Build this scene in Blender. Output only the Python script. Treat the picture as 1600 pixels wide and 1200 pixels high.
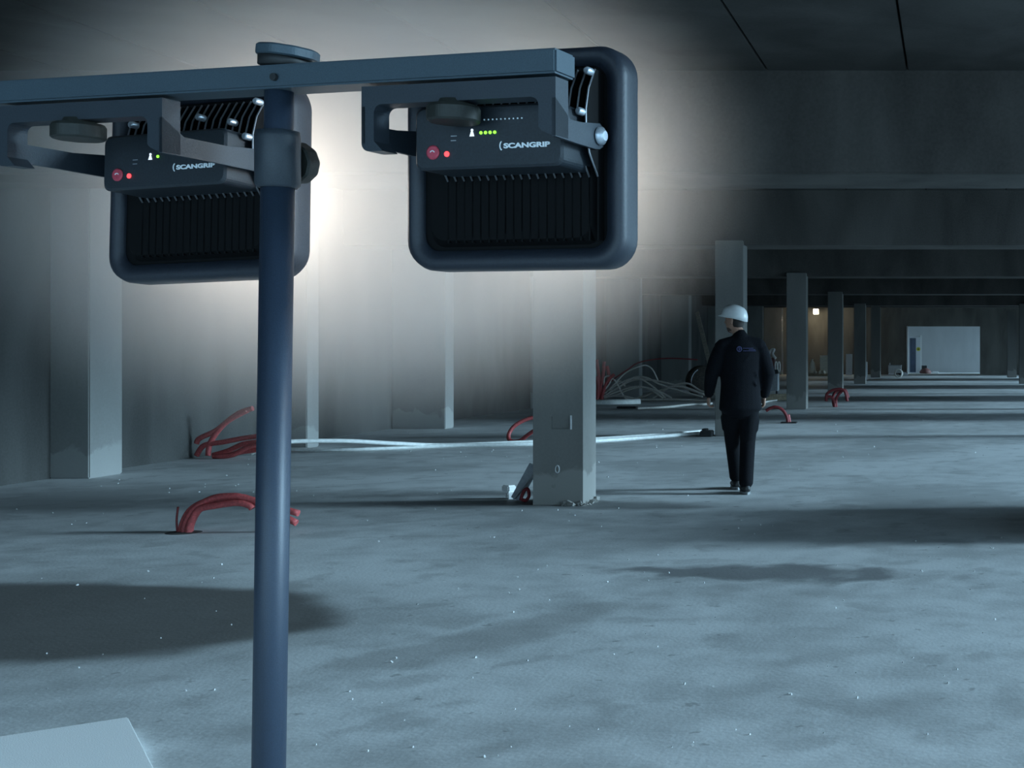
import bpy, bmesh, math, random
from mathutils import Vector, Matrix, Euler

scene = bpy.context.scene
for o in list(bpy.data.objects):
    bpy.data.objects.remove(o)
random.seed(7)
R = math.radians

# ------------------------------------------------------------------ camera
F, CX, CY, H = 2000.0, 1485.0, 543.0, 1.45          # focal length (px), principal point (px), eye height (m)
cam = bpy.data.cameras.new('camera')
cam.sensor_width = 36.0
cam.lens = F / 1600.0 * 36.0
cam.shift_x = -(CX - 800.0) / 1600.0
cam.shift_y = -(600.0 - CY) / 1600.0
cam.clip_end = 300
cam_o = bpy.data.objects.new('camera', cam)
scene.collection.objects.link(cam_o)
cam_o.location = (0, 0, H)
cam_o.rotation_euler = (R(90), 0, 0)
scene.camera = cam_o

# ------------------------------------------------------------------ sky, daylight, exposure
world = bpy.data.worlds.new('overcast_sky')
scene.world = world
world.use_nodes = True
bg = world.node_tree.nodes['Background']
bg.inputs[0].default_value = (0.45, 0.75, 1.0, 1)
bg.inputs[1].default_value = 3.4
sun = bpy.data.lights.new('low_daylight', 'SUN')
sun.energy = 5.0
sun.angle = R(12)
sun.color = (0.50, 0.79, 1.0)
sun_o = bpy.data.objects.new('low_daylight', sun)
scene.collection.objects.link(sun_o)
sun_dir = Vector((-math.cos(R(13)), -0.05, -math.sin(R(13))))
sun_o.rotation_euler = sun_dir.to_track_quat('-Z', 'Y').to_euler()
sun_o.location = (20, 10, 12)
scene.view_settings.view_transform = 'Standard'
scene.view_settings.look = 'None'
scene.view_settings.exposure = 0.0
scene.view_settings.gamma = 1.0
scene.view_settings.use_curve_mapping = False
cy = scene.cycles
cy.use_denoising = True
cy.max_bounces = 5
cy.diffuse_bounces = 4
cy.glossy_bounces = 2
cy.volume_bounces = 1
cy.sample_clamp_indirect = 4.0
cy.caustics_reflective = False
cy.caustics_refractive = False

C = scene.collection

# ------------------------------------------------------------------ measuring helpers
def W(px, py, Y):
    """world point seen at a photograph pixel, at distance Y"""
    return Vector(((px - CX) / F * Y, Y, H - (py - CY) / F * Y))

def G(px, py):
    """floor point seen at a photograph pixel"""
    Y = H * F / (py - CY)
    return Vector(((px - CX) / F * Y, Y, 0))

# ------------------------------------------------------------------ materials
def new_mat(name):
    m = bpy.data.materials.new(name)
    m.use_nodes = True
    nt = m.node_tree
    return m, nt, nt.nodes['Principled BSDF']

def mat(name, col, rough=0.6, metal=0.0, noise=0.12, scale=30.0, bump=0.0, spec=0.5, emit=None, estr=0.0):
    m, nt, b = new_mat(name)
    N, L = nt.nodes, nt.links
    tc = N.new('ShaderNodeTexCoord')
    nz = N.new('ShaderNodeTexNoise')
    nz.inputs['Scale'].default_value = scale
    nz.inputs['Detail'].default_value = 2
    L.new(tc.outputs['Object'], nz.inputs['Vector'])
    rp = N.new('ShaderNodeValToRGB')
    rp.color_ramp.elements[0].position = 0.3
    rp.color_ramp.elements[1].position = 0.7
    rp.color_ramp.elements[0].color = tuple(c * (1 - noise) for c in col) + (1,)
    rp.color_ramp.elements[1].color = tuple(min(1, c * (1 + noise)) for c in col) + (1,)
    L.new(nz.outputs['Fac'], rp.inputs['Fac'])
    L.new(rp.outputs['Color'], b.inputs['Base Color'])
    b.inputs['Roughness'].default_value = rough
    b.inputs['Metallic'].default_value = metal
    b.inputs['Specular IOR Level'].default_value = spec
    if bump:
        bp = N.new('ShaderNodeBump')
        bp.inputs['Strength'].default_value = bump
        bp.inputs['Distance'].default_value = 0.01
        L.new(nz.outputs['Fac'], bp.inputs['Height'])
        L.new(bp.outputs['Normal'], b.inputs['Normal'])
    if emit:
        b.inputs['Emission Color'].default_value = tuple(emit) + (1,)
        b.inputs['Emission Strength'].default_value = estr
    return m

def concrete(name, col, var=0.25, splash=0.0):
    """cast concrete: broad cloudy variation, fine grain, pin holes; splash = dried cement near the foot"""
    m, nt, b = new_mat(name)
    N, L = nt.nodes, nt.links
    geo = N.new('ShaderNodeNewGeometry')
    def noise(scale, detail=5, dist=0.0, vec=None):
        n = N.new('ShaderNodeTexNoise')
        n.inputs['Scale'].default_value = scale
        n.inputs['Detail'].default_value = detail
        n.inputs['Distortion'].default_value = dist
        L.new(vec or geo.outputs['Position'], n.inputs['Vector'])
        return n.outputs['Fac']
    mp = N.new('ShaderNodeMapping')
    mp.inputs['Scale'].default_value = (1.0, 1.0, 0.35)
    L.new(geo.outputs['Position'], mp.inputs['Vector'])
    n1 = noise(1.3, 4, 0.4, mp.outputs['Vector'])
    n2 = noise(38.0, 2)
    mx = N.new('ShaderNodeMath'); mx.operation = 'MULTIPLY_ADD'
    L.new(n2, mx.inputs[0]); mx.inputs[1].default_value = 0.25
    L.new(n1, mx.inputs[2])
    rp = N.new('ShaderNodeValToRGB')
    rp.color_ramp.elements[0].position = 0.42
    rp.color_ramp.elements[1].position = 0.82
    rp.color_ramp.elements[0].color = tuple(c * (1 - var) for c in col) + (1,)
    rp.color_ramp.elements[1].color = tuple(min(1, c * (1 + var)) for c in col) + (1,)
    L.new(mx.outputs[0], rp.inputs['Fac'])
    out = rp.outputs['Color']
    if splash:
        sx = N.new('ShaderNodeSeparateXYZ')
        L.new(geo.outputs['Position'], sx.inputs[0])
        n3 = noise(3.2, 5, 0.6)
        ad = N.new('ShaderNodeMath'); ad.operation = 'MULTIPLY_ADD'
        L.new(n3, ad.inputs[0]); ad.inputs[1].default_value = 0.75
        mm = N.new('ShaderNodeMath'); mm.operation = 'MULTIPLY'
        L.new(sx.outputs['Z'], mm.inputs[0]); mm.inputs[1].default_value = -1.0
        L.new(mm.outputs[0], ad.inputs[2])
        ms = N.new('ShaderNodeMapRange')
        ms.inputs['From Min'].default_value = 0.04
        ms.inputs['From Max'].default_value = 0.10
        ms.inputs['To Max'].default_value = splash
        L.new(ad.outputs[0], ms.inputs['Value'])
        mc = N.new('ShaderNodeMix'); mc.data_type = 'RGBA'
        L.new(ms.outputs[0], mc.inputs['Factor'])
        L.new(out, mc.inputs['A'])
        mc.inputs['B'].default_value = tuple(min(1, c * 1.7) for c in col) + (1,)
        out = mc.outputs['Result']
    L.new(out, b.inputs['Base Color'])
    b.inputs['Roughness'].default_value = 0.85
    b.inputs['Specular IOR Level'].default_value = 0.25
    bp = N.new('ShaderNodeBump')
    bp.inputs['Strength'].default_value = 0.25
    bp.inputs['Distance'].default_value = 0.01
    L.new(mx.outputs[0], bp.inputs['Height'])
    L.new(bp.outputs['Normal'], b.inputs['Normal'])
    return m

def floor_material():
    m, nt, b = new_mat('floor_concrete')
    N, L = nt.nodes, nt.links
    geo = N.new('ShaderNodeNewGeometry')
    pos = geo.outputs['Position']
    def noise(scale, detail=5, dist=0.0, sc=(1, 1, 1)):
        mp = N.new('ShaderNodeMapping'); mp.inputs['Scale'].default_value = sc
        L.new(pos, mp.inputs['Vector'])
        n = N.new('ShaderNodeTexNoise')
        n.inputs['Scale'].default_value = scale
        n.inputs['Detail'].default_value = detail
        n.inputs['Distortion'].default_value = dist
        L.new(mp.outputs['Vector'], n.inputs['Vector'])
        return n.outputs['Fac']
    def math_(op, a, bb=None, c=None, clamp=False):
        n = N.new('ShaderNodeMath'); n.operation = op; n.use_clamp = clamp
        for i, v in enumerate((a, bb, c)):
            if v is None: continue
            if isinstance(v, (int, float)): n.inputs[i].default_value = v
            else: L.new(v, n.inputs[i])
        return n.outputs[0]
    def ramp(v, lo, hi, a=0.0, c=1.0):
        n = N.new('ShaderNodeMapRange'); n.interpolation_type = 'SMOOTHSTEP'
        L.new(v, n.inputs['Value'])
        n.inputs['From Min'].default_value = lo; n.inputs['From Max'].default_value = hi
        n.inputs['To Min'].default_value = a; n.inputs['To Max'].default_value = c
        return n.outputs[0]
    def mix(f, a, c):
        n = N.new('ShaderNodeMix'); n.data_type = 'RGBA'
        L.new(f, n.inputs['Factor'])
        for k, v in (('A', a), ('B', c)):
            if isinstance(v, tuple): n.inputs[k].default_value = v + (1,)
            else: L.new(v, n.inputs[k])
        return n.outputs['Result']
    broad = noise(0.45, 3, 0.4)
    mid = noise(3.4, 6)
    fine = noise(45.0, 2)
    wob1 = noise(1.0, 4); wob2 = noise(2.6, 7, 0.3)
    v = math_('MULTIPLY_ADD', mid, 0.5, broad)
    v = math_('MULTIPLY_ADD', fine, 0.22, v)
    base = mix(ramp(v, 0.66, 1.04), (0.46, 0.47, 0.47), (0.69, 0.70, 0.70))
    # dusty scuffs
    sc = ramp(wob2, 0.54, 0.68, 0.0, 0.42)
    base = mix(sc, base, (0.32, 0.325, 0.325))
    # pock marks
    pk = ramp(noise(8.0, 4), 0.66, 0.72, 0.0, 0.5)
    base = mix(pk, base, (0.20, 0.205, 0.205))
    sep = N.new('ShaderNodeSeparateXYZ'); L.new(pos, sep.inputs[0])
    def patch(cx, cy_, rx, ry, ang, soft, wob, wsc):
        dx = math_('SUBTRACT', sep.outputs['X'], cx); dy = math_('SUBTRACT', sep.outputs['Y'], cy_)
        ca, sa = math.cos(ang), math.sin(ang)
        u = math_('ADD', math_('MULTIPLY', dx, ca / rx), math_('MULTIPLY', dy, sa / rx))
        w = math_('ADD', math_('MULTIPLY', dx, -sa / ry), math_('MULTIPLY', dy, ca / ry))
        d = math_('SQRT', math_('ADD', math_('MULTIPLY', u, u), math_('MULTIPLY', w, w)))
        d = math_('MULTIPLY_ADD', math_('SUBTRACT', wob1 if wsc < 1.5 else wob2, 0.5), wob, d)
        return ramp(d, 1.0 - soft, 1.0 + soft, 1.0, 0.0)
    shade_patch = patch(-5.0, 6.85, 1.75, 0.98, -0.12, 0.10, 0.5, 0.9)  # left foreground shadow painted into the floor colour, also slightly smoother
    shade_fringe = patch(-4.9, 6.8, 2.1, 1.3, -0.12, 0.3, 0.6, 1.2)  # soft outer edge of that painted shadow
    base = mix(math_('MULTIPLY', shade_fringe, 0.35), base, (0.20, 0.20, 0.195))
    base = mix(math_('MULTIPLY', shade_patch, 0.88), base, (0.105, 0.098, 0.092))
    # dark scuffed stain in front of the worker, faint streak in the middle, dark smudges beside the near column
    s1 = math_('MULTIPLY', patch(-1.15, 8.25, 0.95, 0.28, -0.12, 0.45, 3.0, 2.4), 0.75)
    base = mix(s1, base, (0.115, 0.115, 0.12))
    s2 = math_('MULTIPLY', patch(-2.3, 6.4, 1.0, 0.22, 1.05, 0.5, 3.0, 2.0), 0.42)
    base = mix(s2, base, (0.16, 0.155, 0.15))
    s3 = math_('MULTIPLY', patch(-3.1, 11.75, 0.9, 0.30, -0.1, 0.5, 1.5, 2.6), 0.65)
    base = mix(s3, base, (0.10, 0.105, 0.105))
    s4 = math_('MULTIPLY', patch(-4.3, 11.9, 0.9, 0.35, 0.1, 0.5, 1.5, 2.6), 0.5)
    base = mix(s4, base, (0.12, 0.125, 0.125))
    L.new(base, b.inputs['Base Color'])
    b.inputs['Specular IOR Level'].default_value = 0.35
    rr = math_('MULTIPLY_ADD', mid, 0.3, 0.50)
    rr = math_('SUBTRACT', rr, math_('MULTIPLY', shade_patch, 0.15))
    L.new(rr, b.inputs['Roughness'])
    bp = N.new('ShaderNodeBump'); bp.inputs['Strength'].default_value = 0.35; bp.inputs['Distance'].default_value = 0.012
    L.new(math_('MULTIPLY_ADD', fine, 0.3, mid), bp.inputs['Height'])
    L.new(bp.outputs['Normal'], b.inputs['Normal'])
    return m

def emission(name, col, s):
    m, nt, b = new_mat(name)
    b.inputs['Base Color'].default_value = tuple(c * 0.5 for c in col) + (1,)
    b.inputs['Emission Color'].default_value = tuple(col) + (1,)
    b.inputs['Emission Strength'].default_value = s
    nz = nt.nodes.new('ShaderNodeTexNoise')
    nz.inputs['Scale'].default_value = 60
    mr = nt.nodes.new('ShaderNodeMapRange')
    mr.inputs['To Min'].default_value = s * 0.95; mr.inputs['To Max'].default_value = s * 1.05
    nt.links.new(nz.outputs['Fac'], mr.inputs['Value'])
    nt.links.new(mr.outputs[0], b.inputs['Emission Strength'])
    m.cycles.emission_sampling = 'NONE'
    return m

M = dict(
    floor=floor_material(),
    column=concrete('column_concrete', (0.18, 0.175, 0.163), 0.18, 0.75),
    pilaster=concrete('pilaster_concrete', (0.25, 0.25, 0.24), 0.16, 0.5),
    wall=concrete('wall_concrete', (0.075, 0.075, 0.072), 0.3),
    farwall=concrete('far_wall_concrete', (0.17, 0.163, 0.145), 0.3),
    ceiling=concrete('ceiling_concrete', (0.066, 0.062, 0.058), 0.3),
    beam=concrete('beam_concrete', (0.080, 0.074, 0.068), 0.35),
    yard=concrete('yard_wall', (0.5, 0.5, 0.5), 0.08),
    ground=concrete('yard_ground', (0.25, 0.25, 0.24), 0.2),
    steel=mat('slate_powder_coat', (0.042, 0.066, 0.085), 0.55, 0.0, 0.12, 700, 0.08),
    pole=mat('navy_tube', (0.022, 0.034, 0.056), 0.45, 0.0, 0.12, 600, 0.05),
    cavity=mat('heat_sink_recess_shade', (0.002, 0.0022, 0.0026), 0.7, 0.0, 0.2, 200, spec=0.15),  # near-black, with the shade of the deep lamp recess put into the colour
    fin_edge=mat('lit_fin_edge', (0.22, 0.23, 0.25), 0.4, 0.5, 0.1, 300),  # lighter colour paints the lamp glow caught on the fin edges
    plastic=mat('black_plastic', (0.013, 0.018, 0.024), 0.5, 0.0, 0.2, 400, 0.05),
    rim=mat('navy_rubber', (0.014, 0.018, 0.027), 0.5, 0.0, 0.15, 300, 0.05),
    fin=mat('dark_cast_aluminium', (0.008, 0.009, 0.011), 0.4, 0.2, 0.2, 200),
    bracket=mat('charcoal_bracket', (0.022, 0.030, 0.040), 0.5, 0.0, 0.15, 500, 0.06),
    knob=mat('knob_plastic', (0.016, 0.018, 0.015), 0.6, 0.0, 0.2, 200, 0.05),
    screw=mat('zinc_screw', (0.55, 0.60, 0.66), 0.4, 0.7, 0.1, 300),
    print=mat('white_print', (0.85, 0.88, 0.9), 0.6, 0, 0.03, 100, emit=(0.8, 0.85, 0.9), estr=0.0),
    button=mat('red_button', (0.45, 0.05, 0.08), 0.5, 0, 0.15, 300),
    led_red=emission('red_led', (1.0, 0.06, 0.07), 2.2),
    led_green=emission('green_led', (0.25, 0.9, 0.05), 2.0),
    led_white=emission('white_led', (0.8, 0.9, 1.0), 1.0),
    lampface=emission('lamp_face', (1.0, 0.97, 0.92), 6.0),
    red=mat('red_conduit', (0.46, 0.085, 0.085), 0.5, 0, 0.25, 60),
    darkred=mat('dark_red_conduit', (0.22, 0.025, 0.03), 0.6, 0, 0.25, 60),
    whitepipe=mat('white_plastic_pipe', (0.86, 0.87, 0.84), 0.45, 0, 0.08, 20),
    cable=mat('white_cable', (0.72, 0.69, 0.64), 0.55, 0, 0.15, 40),
    dusty=mat('dusty_cable', (0.52, 0.48, 0.43), 0.7, 0, 0.2, 40),
    black=mat('black_rubber', (0.012, 0.013, 0.014), 0.6, 0, 0.2, 50),
    foam=mat('white_foam', (0.93, 0.93, 0.92), 0.8, 0, 0.03, 200, 0.1),
    crumb=mat('mortar_crumb', (0.62, 0.63, 0.62), 0.9, 0, 0.25, 40),
    grey=mat('grey_sheet_metal', (0.33, 0.35, 0.37), 0.5, 0.2, 0.12, 20),
    lightgrey=mat('light_grey_board', (0.62, 0.62, 0.62), 0.6, 0, 0.1, 20),
    cream=mat('cream_crate', (0.75, 0.72, 0.62), 0.6, 0, 0.08, 20),
    wood=mat('raw_timber', (0.36, 0.29, 0.20), 0.8, 0, 0.25, 14),
    palewood=mat('pale_board', (0.62, 0.57, 0.48), 0.8, 0, 0.2, 14),
    brownred=mat('brown_red_box', (0.12, 0.045, 0.04), 0.7, 0, 0.25, 20),
    glassblue=mat('dark_blue_glass', (0.03, 0.05, 0.10), 0.15, 0, 0.2, 4),
    whitepaint=mat('white_paint', (0.80, 0.81, 0.84), 0.5, 0, 0.04, 20),
    yellow=mat('yellow_sign', (0.65, 0.62, 0.05), 0.5, 0, 0.05, 20),
    skin=mat('skin', (0.36, 0.20, 0.14), 0.55, 0, 0.12, 60),
    beard=mat('short_brown_beard', (0.10, 0.06, 0.045), 0.8, 0, 0.3, 300, 0.3),
    darkwood=mat('dirty_plywood', (0.07, 0.06, 0.05), 0.8, 0, 0.3, 20),
    hair=mat('dark_hair', (0.02, 0.014, 0.011), 0.7, 0, 0.3, 300, 0.3),
    jacket=mat('black_navy_fabric', (0.0045, 0.0052, 0.0075), 0.9, 0, 0.3, 90, 0.25, spec=0.15),
    trousers=mat('black_work_trousers', (0.005, 0.0056, 0.0075), 0.9, 0, 0.3, 90, 0.25, spec=0.15),
    emblem=mat('dark_blue_print', (0.055, 0.06, 0.16), 0.8, 0, 0.1, 200),
    boot=mat('black_boot', (0.012, 0.012, 0.012), 0.55, 0, 0.3, 60),
    sole=mat('grey_sole', (0.25, 0.26, 0.26), 0.7, 0, 0.15, 60),
    helmet=mat('white_helmet', (0.74, 0.76, 0.76), 0.28, 0, 0.03, 30),
    warm=emission('warm_bulb', (1.0, 0.80, 0.5), 14.0),
)

# ------------------------------------------------------------------ object helpers
def tag(o, label=None, cat=None, group=None, kind=None):
    if label: o['label'] = label
    if cat: o['category'] = cat
    if group: o['group'] = group
    if kind: o['kind'] = kind
    return o

def empty(name, loc=(0, 0, 0), rz=0.0):
    o = bpy.data.objects.new(name, None)
    o.empty_display_size = 0.1
    C.objects.link(o)
    o.location = loc
    o.rotation_euler = (0, 0, rz)
    return o

class MB:
    """collects shapes into one mesh"""
    def __init__(self): self.v, self.f, self.sm = [], [], []
    def add(self, vs, fs, smooth=False, mtx=None):
        k = len(self.v)
        self.v += [tuple(mtx @ Vector(p)) if mtx else tuple(p) for p in vs]
        self.f += [tuple(i + k for i in f) for f in fs]
        self.sm += [smooth] * len(fs)
        return self
    def box(self, x0, x1, y0, y1, z0, z1, mtx=None):
        vs = [(x, y, z) for z in (z0, z1) for y in (y0, y1) for x in (x0, x1)]
        fs = [(0, 2, 3, 1), (4, 5, 7, 6), (0, 1, 5, 4), (2, 6, 7, 3), (0, 4, 6, 2), (1, 3, 7, 5)]
        return self.add(vs, fs, False, mtx)
    def bar(self, a, b, w, h, up=(0, 0, 1)):
        a, b = Vector(a), Vector(b)
        d = (b - a); ln = d.length; d.normalize()
        s = d.cross(Vector(up))
        if s.length < 1e-4: s = d.cross(Vector((1, 0, 0)))
        s.normalize(); u = s.cross(d)
        m = Matrix((s, d, u)).transposed().to_4x4(); m.translation = a
        return self.box(-w / 2, w / 2, 0, ln, -h / 2, h / 2, m)
    def tube(self, pts, rad, n=10, cap=True, closed=False):
        pts = [Vector(p) for p in pts]
        rs = rad if isinstance(rad, (list, tuple)) else [rad] * len(pts)
        k = len(self.v); up = None; m = len(pts)
        for i, p in enumerate(pts):
            if closed: d = pts[(i + 1) % m] - pts[i - 1]
            else: d = pts[min(i + 1, m - 1)] - pts[max(i - 1, 0)]
            d.normalize()
            if up is None:
                up = Vector((0, 0, 1)) if abs(d.z) < 0.9 else Vector((1, 0, 0))
            up = (up - d * up.dot(d)).normalized()
            s = d.cross(up)
            for j in range(n):
                a = 2 * math.pi * j / n
                self.v.append(tuple(p + (s * math.cos(a) + up * math.sin(a)) * rs[i]))
        for i in range(m if closed else m - 1):
            for j in range(n):
                a, b = k + i * n + j, k + i * n + (j + 1) % n
                i2 = (i + 1) % m
                c, d = k + i2 * n + (j + 1) % n, k + i2 * n + j
                self.f.append((a, b, c, d)); self.sm.append(True)
        if cap and not closed:
            self.f.append(tuple(k + j for j in reversed(range(n)))); self.sm.append(False)
            self.f.append(tuple(k + (m - 1) * n + j for j in range(n))); self.sm.append(False)
        return self
    def lathe(self, prof, n=24, mtx=None, smooth=True):
        """prof = [(r, z)...] about Z"""
        vs, fs = [], []
        for r, z in prof:
            for j in range(n):
                a = 2 * math.pi * j / n
                vs.append((r * math.cos(a), r * math.sin(a), z))
        for i in range(len(prof) - 1):
            for j in range(n):
                fs.append((i * n + j, i * n + (j + 1) % n, (i + 1) * n + (j + 1) % n, (i + 1) * n + j))
        self.add(vs, fs, smooth, mtx)
        self.add([v for v in vs[:n]], [tuple(reversed(range(n)))], False, mtx)
        self.add([v for v in vs[-n:]], [tuple(range(n))], False, mtx)
        return self
    def loops(self, rings, cap0=True, cap1=True, smooth=False, mtx=None, closed=False):
        """skin over rings of equal point count"""
        n = len(rings[0]); vs = [p for r in rings for p in r]; fs = []
        m = len(rings)
        for i in range(m if closed else m - 1):
            i2 = (i + 1) % m
            for j in range(n):
                fs.append((i * n + j, i * n + (j + 1) % n, i2 * n + (j + 1) % n, i2 * n + j))
        if not closed:
            if cap0: fs.append(tuple(reversed(range(n))))
            if cap1: fs.append(tuple((m - 1) * n + j for j in range(n)))
        return self.add(vs, fs, smooth, mtx)
    def mesh(self, name, material, bevel=0.0, mtx=None):
        me = bpy.data.meshes.new(name)
        me.from_pydata(self.v, [], self.f)
        bm = bmesh.new(); bm.from_mesh(me)
        if bevel:
            es = [e for e in bm.edges if len(e.link_faces) == 2 and e.calc_face_angle(0) > 0.6]
            bmesh.ops.bevel(bm, geom=es, offset=bevel, segments=2, affect='EDGES', clamp_overlap=True)
        bmesh.ops.recalc_face_normals(bm, faces=bm.faces)
        bm.to_mesh(me); bm.free()
        if not bevel:
            for p, s in zip(me.polygons, self.sm): p.use_smooth = s
        if mtx: me.transform(mtx)
        me.materials.append(material)
        return me
    def build(self, name, material, parent=None, bevel=0.0, mtx=None):
        o = bpy.data.objects.new(name, self.mesh(name, material, bevel, mtx))
        C.objects.link(o)
        if parent: o.parent = parent
        return o

def rrect(w, h, r, n=6, cx=0.0, cz=0.0):
    """rounded rectangle outline in x-z"""
    pts = []
    for sx, sz, a0 in ((1, 1, 0), (-1, 1, 90), (-1, -1, 180), (1, -1, 270)):
        for k in range(n + 1):
            a = R(a0 + 90.0 * k / n)
            pts.append((cx + sx * (w / 2 - r) + r * math.cos(a), cz + sz * (h / 2 - r) + r * math.sin(a)))
    return pts

def bez(pts, n=8):
    """smooth curve through points"""
    P = [Vector(p) for p in pts]
    out = []
    for i in range(len(P) - 1):
        p0, p1, p2, p3 = P[max(i - 1, 0)], P[i], P[i + 1], P[min(i + 2, len(P) - 1)]
        for k in range(n):
            t = k / n
            out.append(0.5 * ((2 * p1) + (p2 - p0) * t + (2 * p0 - 5 * p1 + 4 * p2 - p3) * t * t + (3 * p1 - p0 - 3 * p2 + p3) * t ** 3))
    out.append(P[-1])
    return out

def struct(o):
    o['kind'] = 'structure'
    return o

# ================================================================== THE SETTING
XL, XR, YB, YF, ZC = -9.95, 6.2, -6.0, 69.0, 4.02
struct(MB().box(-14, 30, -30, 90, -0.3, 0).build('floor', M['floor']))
# ceiling slab with hollow-core planks below it (each plank a piece)
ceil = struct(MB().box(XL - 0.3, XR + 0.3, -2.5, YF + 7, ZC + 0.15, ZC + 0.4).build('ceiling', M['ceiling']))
BEAMS = [(-2.5, -1.4, 3.06), (2.6, 3.7, 3.06), (11.88, 12.98, 3.06), (20.95, 21.95, 3.13), (30.2, 31.2, 3.13), (40.2, 41.2, 3.13), (51.2, 52.2, 3.13), (61.8, 62.8, 3.40)]
pw = 1.30
xs = [-0.40 + pw * k for k in range(-8, 6)]
pm = None
edges = [YB] + [b[0] for b in BEAMS] + [YF]
starts = [b[1] for b in BEAMS]
ends = [b[0] for b in BEAMS[1:]] + [YF]
for y0, y1 in zip(starts, ends):
    mesh = None
    for x in xs:
        if x + pw < XL or x > XR: continue
        if mesh is None:
            o = MB().box(0.009, pw - 0.009, 0, y1 - y0, 0, 0.15).build('ceiling_plank', M['ceiling'], ceil, bevel=0.006)
            mesh = o.data
        else:
            o = bpy.data.objects.new('ceiling_plank', mesh); C.objects.link(o); o.parent = ceil
        o.location = (x, y0, ZC)
blab = ['concrete edge beam behind the camera where the roof begins',
        'concrete beam overhead behind the lamp stand, out in front of the camera',
        'nearest deep concrete ceiling beam above the front concrete column',
        'second ceiling beam, resting on the column behind the worker',
        'third ceiling beam away, resting on the dark column right of the worker',
        'fourth ceiling beam away, deep in the dark hall',
        'fifth ceiling beam away, above the warm lit back corner',
        'farthest ceiling beam, just before the bright doorway wall']
for (y0, y1, zb), lb in zip(BEAMS, blab):
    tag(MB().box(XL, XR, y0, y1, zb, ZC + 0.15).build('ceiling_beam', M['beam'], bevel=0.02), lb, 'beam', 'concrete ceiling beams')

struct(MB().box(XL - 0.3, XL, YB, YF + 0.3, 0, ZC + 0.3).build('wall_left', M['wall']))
# far wall with the doorway (X -2.3 .. 1.6, 2.6 m high)
fw = MB()
fw.box(XL, -2.31, YF, YF + 0.3, 0, ZC + 0.3)
fw.box(1.6, XR, YF, YF + 0.3, 0, ZC + 0.3)
fw.box(-2.31, 1.6, YF, YF + 0.3, 2.59, ZC + 0.3)
struct(fw.build('wall_far', M['farwall']))
tr = MB(); tr.box(-2.36, -2.28, YF - 0.06, YF + 0.32, 0, 2.6)
struct(tr.build('trim_1', M['lightgrey']))
# yard room behind the doorway
struct(MB().box(-8, 8, 75.0, 75.3, 0, 5.0).build('wall_yard', M['yard']))
struct(MB().box(-4.6, -4.3, 69.3, 75, 0, 4.0).build('wall_yard_side', M['yard']))
# right facade: piers between wide openings, lintel above
fr = MB()
for y in (-6.0, 2.6, 11.8, 20.9):
    fr.box(XR, XR + 0.3, y - 0.25, y + 0.25, 0, ZC)
fr.box(XR, XR + 0.3, YB, 27.0, ZC - 0.05, ZC + 0.3)
# far facade closed to darken the hall; openings added to light column sides
light_gaps = [(28.6, 34.5), (38.8, 45.0), (49.8, 56.0), (60.5, 66.0)]
yy = 25.5
for a, c in light_gaps + [(YF, YF)]:
    fr.box(XR, XR + 0.3, yy, a, 0, ZC + 0.3)
    if a < YF: fr.box(XR, XR + 0.3, a, c, 2.5, ZC + 0.3)
    yy = c
struct(fr.build('wall_right', M['wall']))
# low blocker added out of view right of the frame to shadow the floor
struct(MB().box(1.1, 1.4, 9.5, 11.7, 0, 0.85).build('shadow_blocker', M['wall']))
# back wall behind the camera with a wide loading opening
bw = MB()
bw.box(XL, -7.5, YB - 0.3, YB, 0, ZC + 0.3)
bw.box(4.5, XR, YB - 0.3, YB, 0, ZC + 0.3)
bw.box(-7.5, 4.5, YB - 0.3, YB, 3.6, ZC + 0.3)
struct(bw.build('wall_back', M['wall']))

# ------------------------------------------------------------------ columns
CX0, CX1 = -3.845, -3.385
def column(y0, y1, x0, x1, ztop, label, mname='column', cat='column', group=None, name='concrete_column'):
    o = MB().box(x0, x1, y0, y1, 0, ztop).build(name, M[mname], bevel=0.012)
    tag(o, label, cat, group)
    return o
# first column has a shallow cast-in recess and a few marks, so it is built with parts
r = empty('concrete_column', (CX0, 11.79, 0))
tag(r, 'nearest big square concrete column standing in the middle of the hall', 'column', 'row of square columns down the hall')
w, dp = CX1 - CX0, 0.43
z0, z1, ux0, ux1, rd = 0.70, 0.815, 0.17, 0.355, 0.034
b = MB()
b.box(0, w, rd, dp, 0, 3.2)
b.box(0, w, 0, rd, z1, 3.2); b.box(0, w, 0, rd, 0, z0)
b.box(0, ux0, 0, rd, z0, z1); b.box(ux1, w, 0, rd, z0, z1)
b.build('shaft', M['column'], r)
b = MB(); b.box(ux0, ux1, rd - 0.012, rd - 0.002, z0, z1); b.build('recess_back', M['column'], r)
b = MB(); b.box(ux1 - 0.012, ux1 + 0.004, -0.004, rd, z0 - 0.005, z1 + 0.01); b.build('recess_edge', M['lightgrey'], r)
ring = [(0.225 + 0.018 * math.cos(a), -0.003, 0.33 + 0.034 * math.sin(a)) for a in [2 * math.pi * k / 16 for k in range(16)]]
b = MB(); b.tube(ring, 0.006, 6, closed=True); b.build('plaster_ring', M['lightgrey'], r)
# mortar droppings round its foot
b = MB()
for k in range(22):
    a = random.random()
    px, py = random.uniform(0.28, w + 0.10), random.uniform(-0.10, -0.005) if a < 0.6 else random.uniform(0.0, dp)
    if a >= 0.6: px = w + random.uniform(0.0, 0.08)
    s = random.uniform(0.012, 0.035)
    mt = Matrix.Translation((px, py, s * 0.2)) @ Euler((random.random() * 3, random.random() * 3, random.random() * 3)).to_matrix().to_4x4()
    b.box(-s, s, -s * .8, s * .8, -s * .5, s * .5, mt)
b.build('mortar_lumps', M['column'], r)['kind'] = 'stuff'

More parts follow.
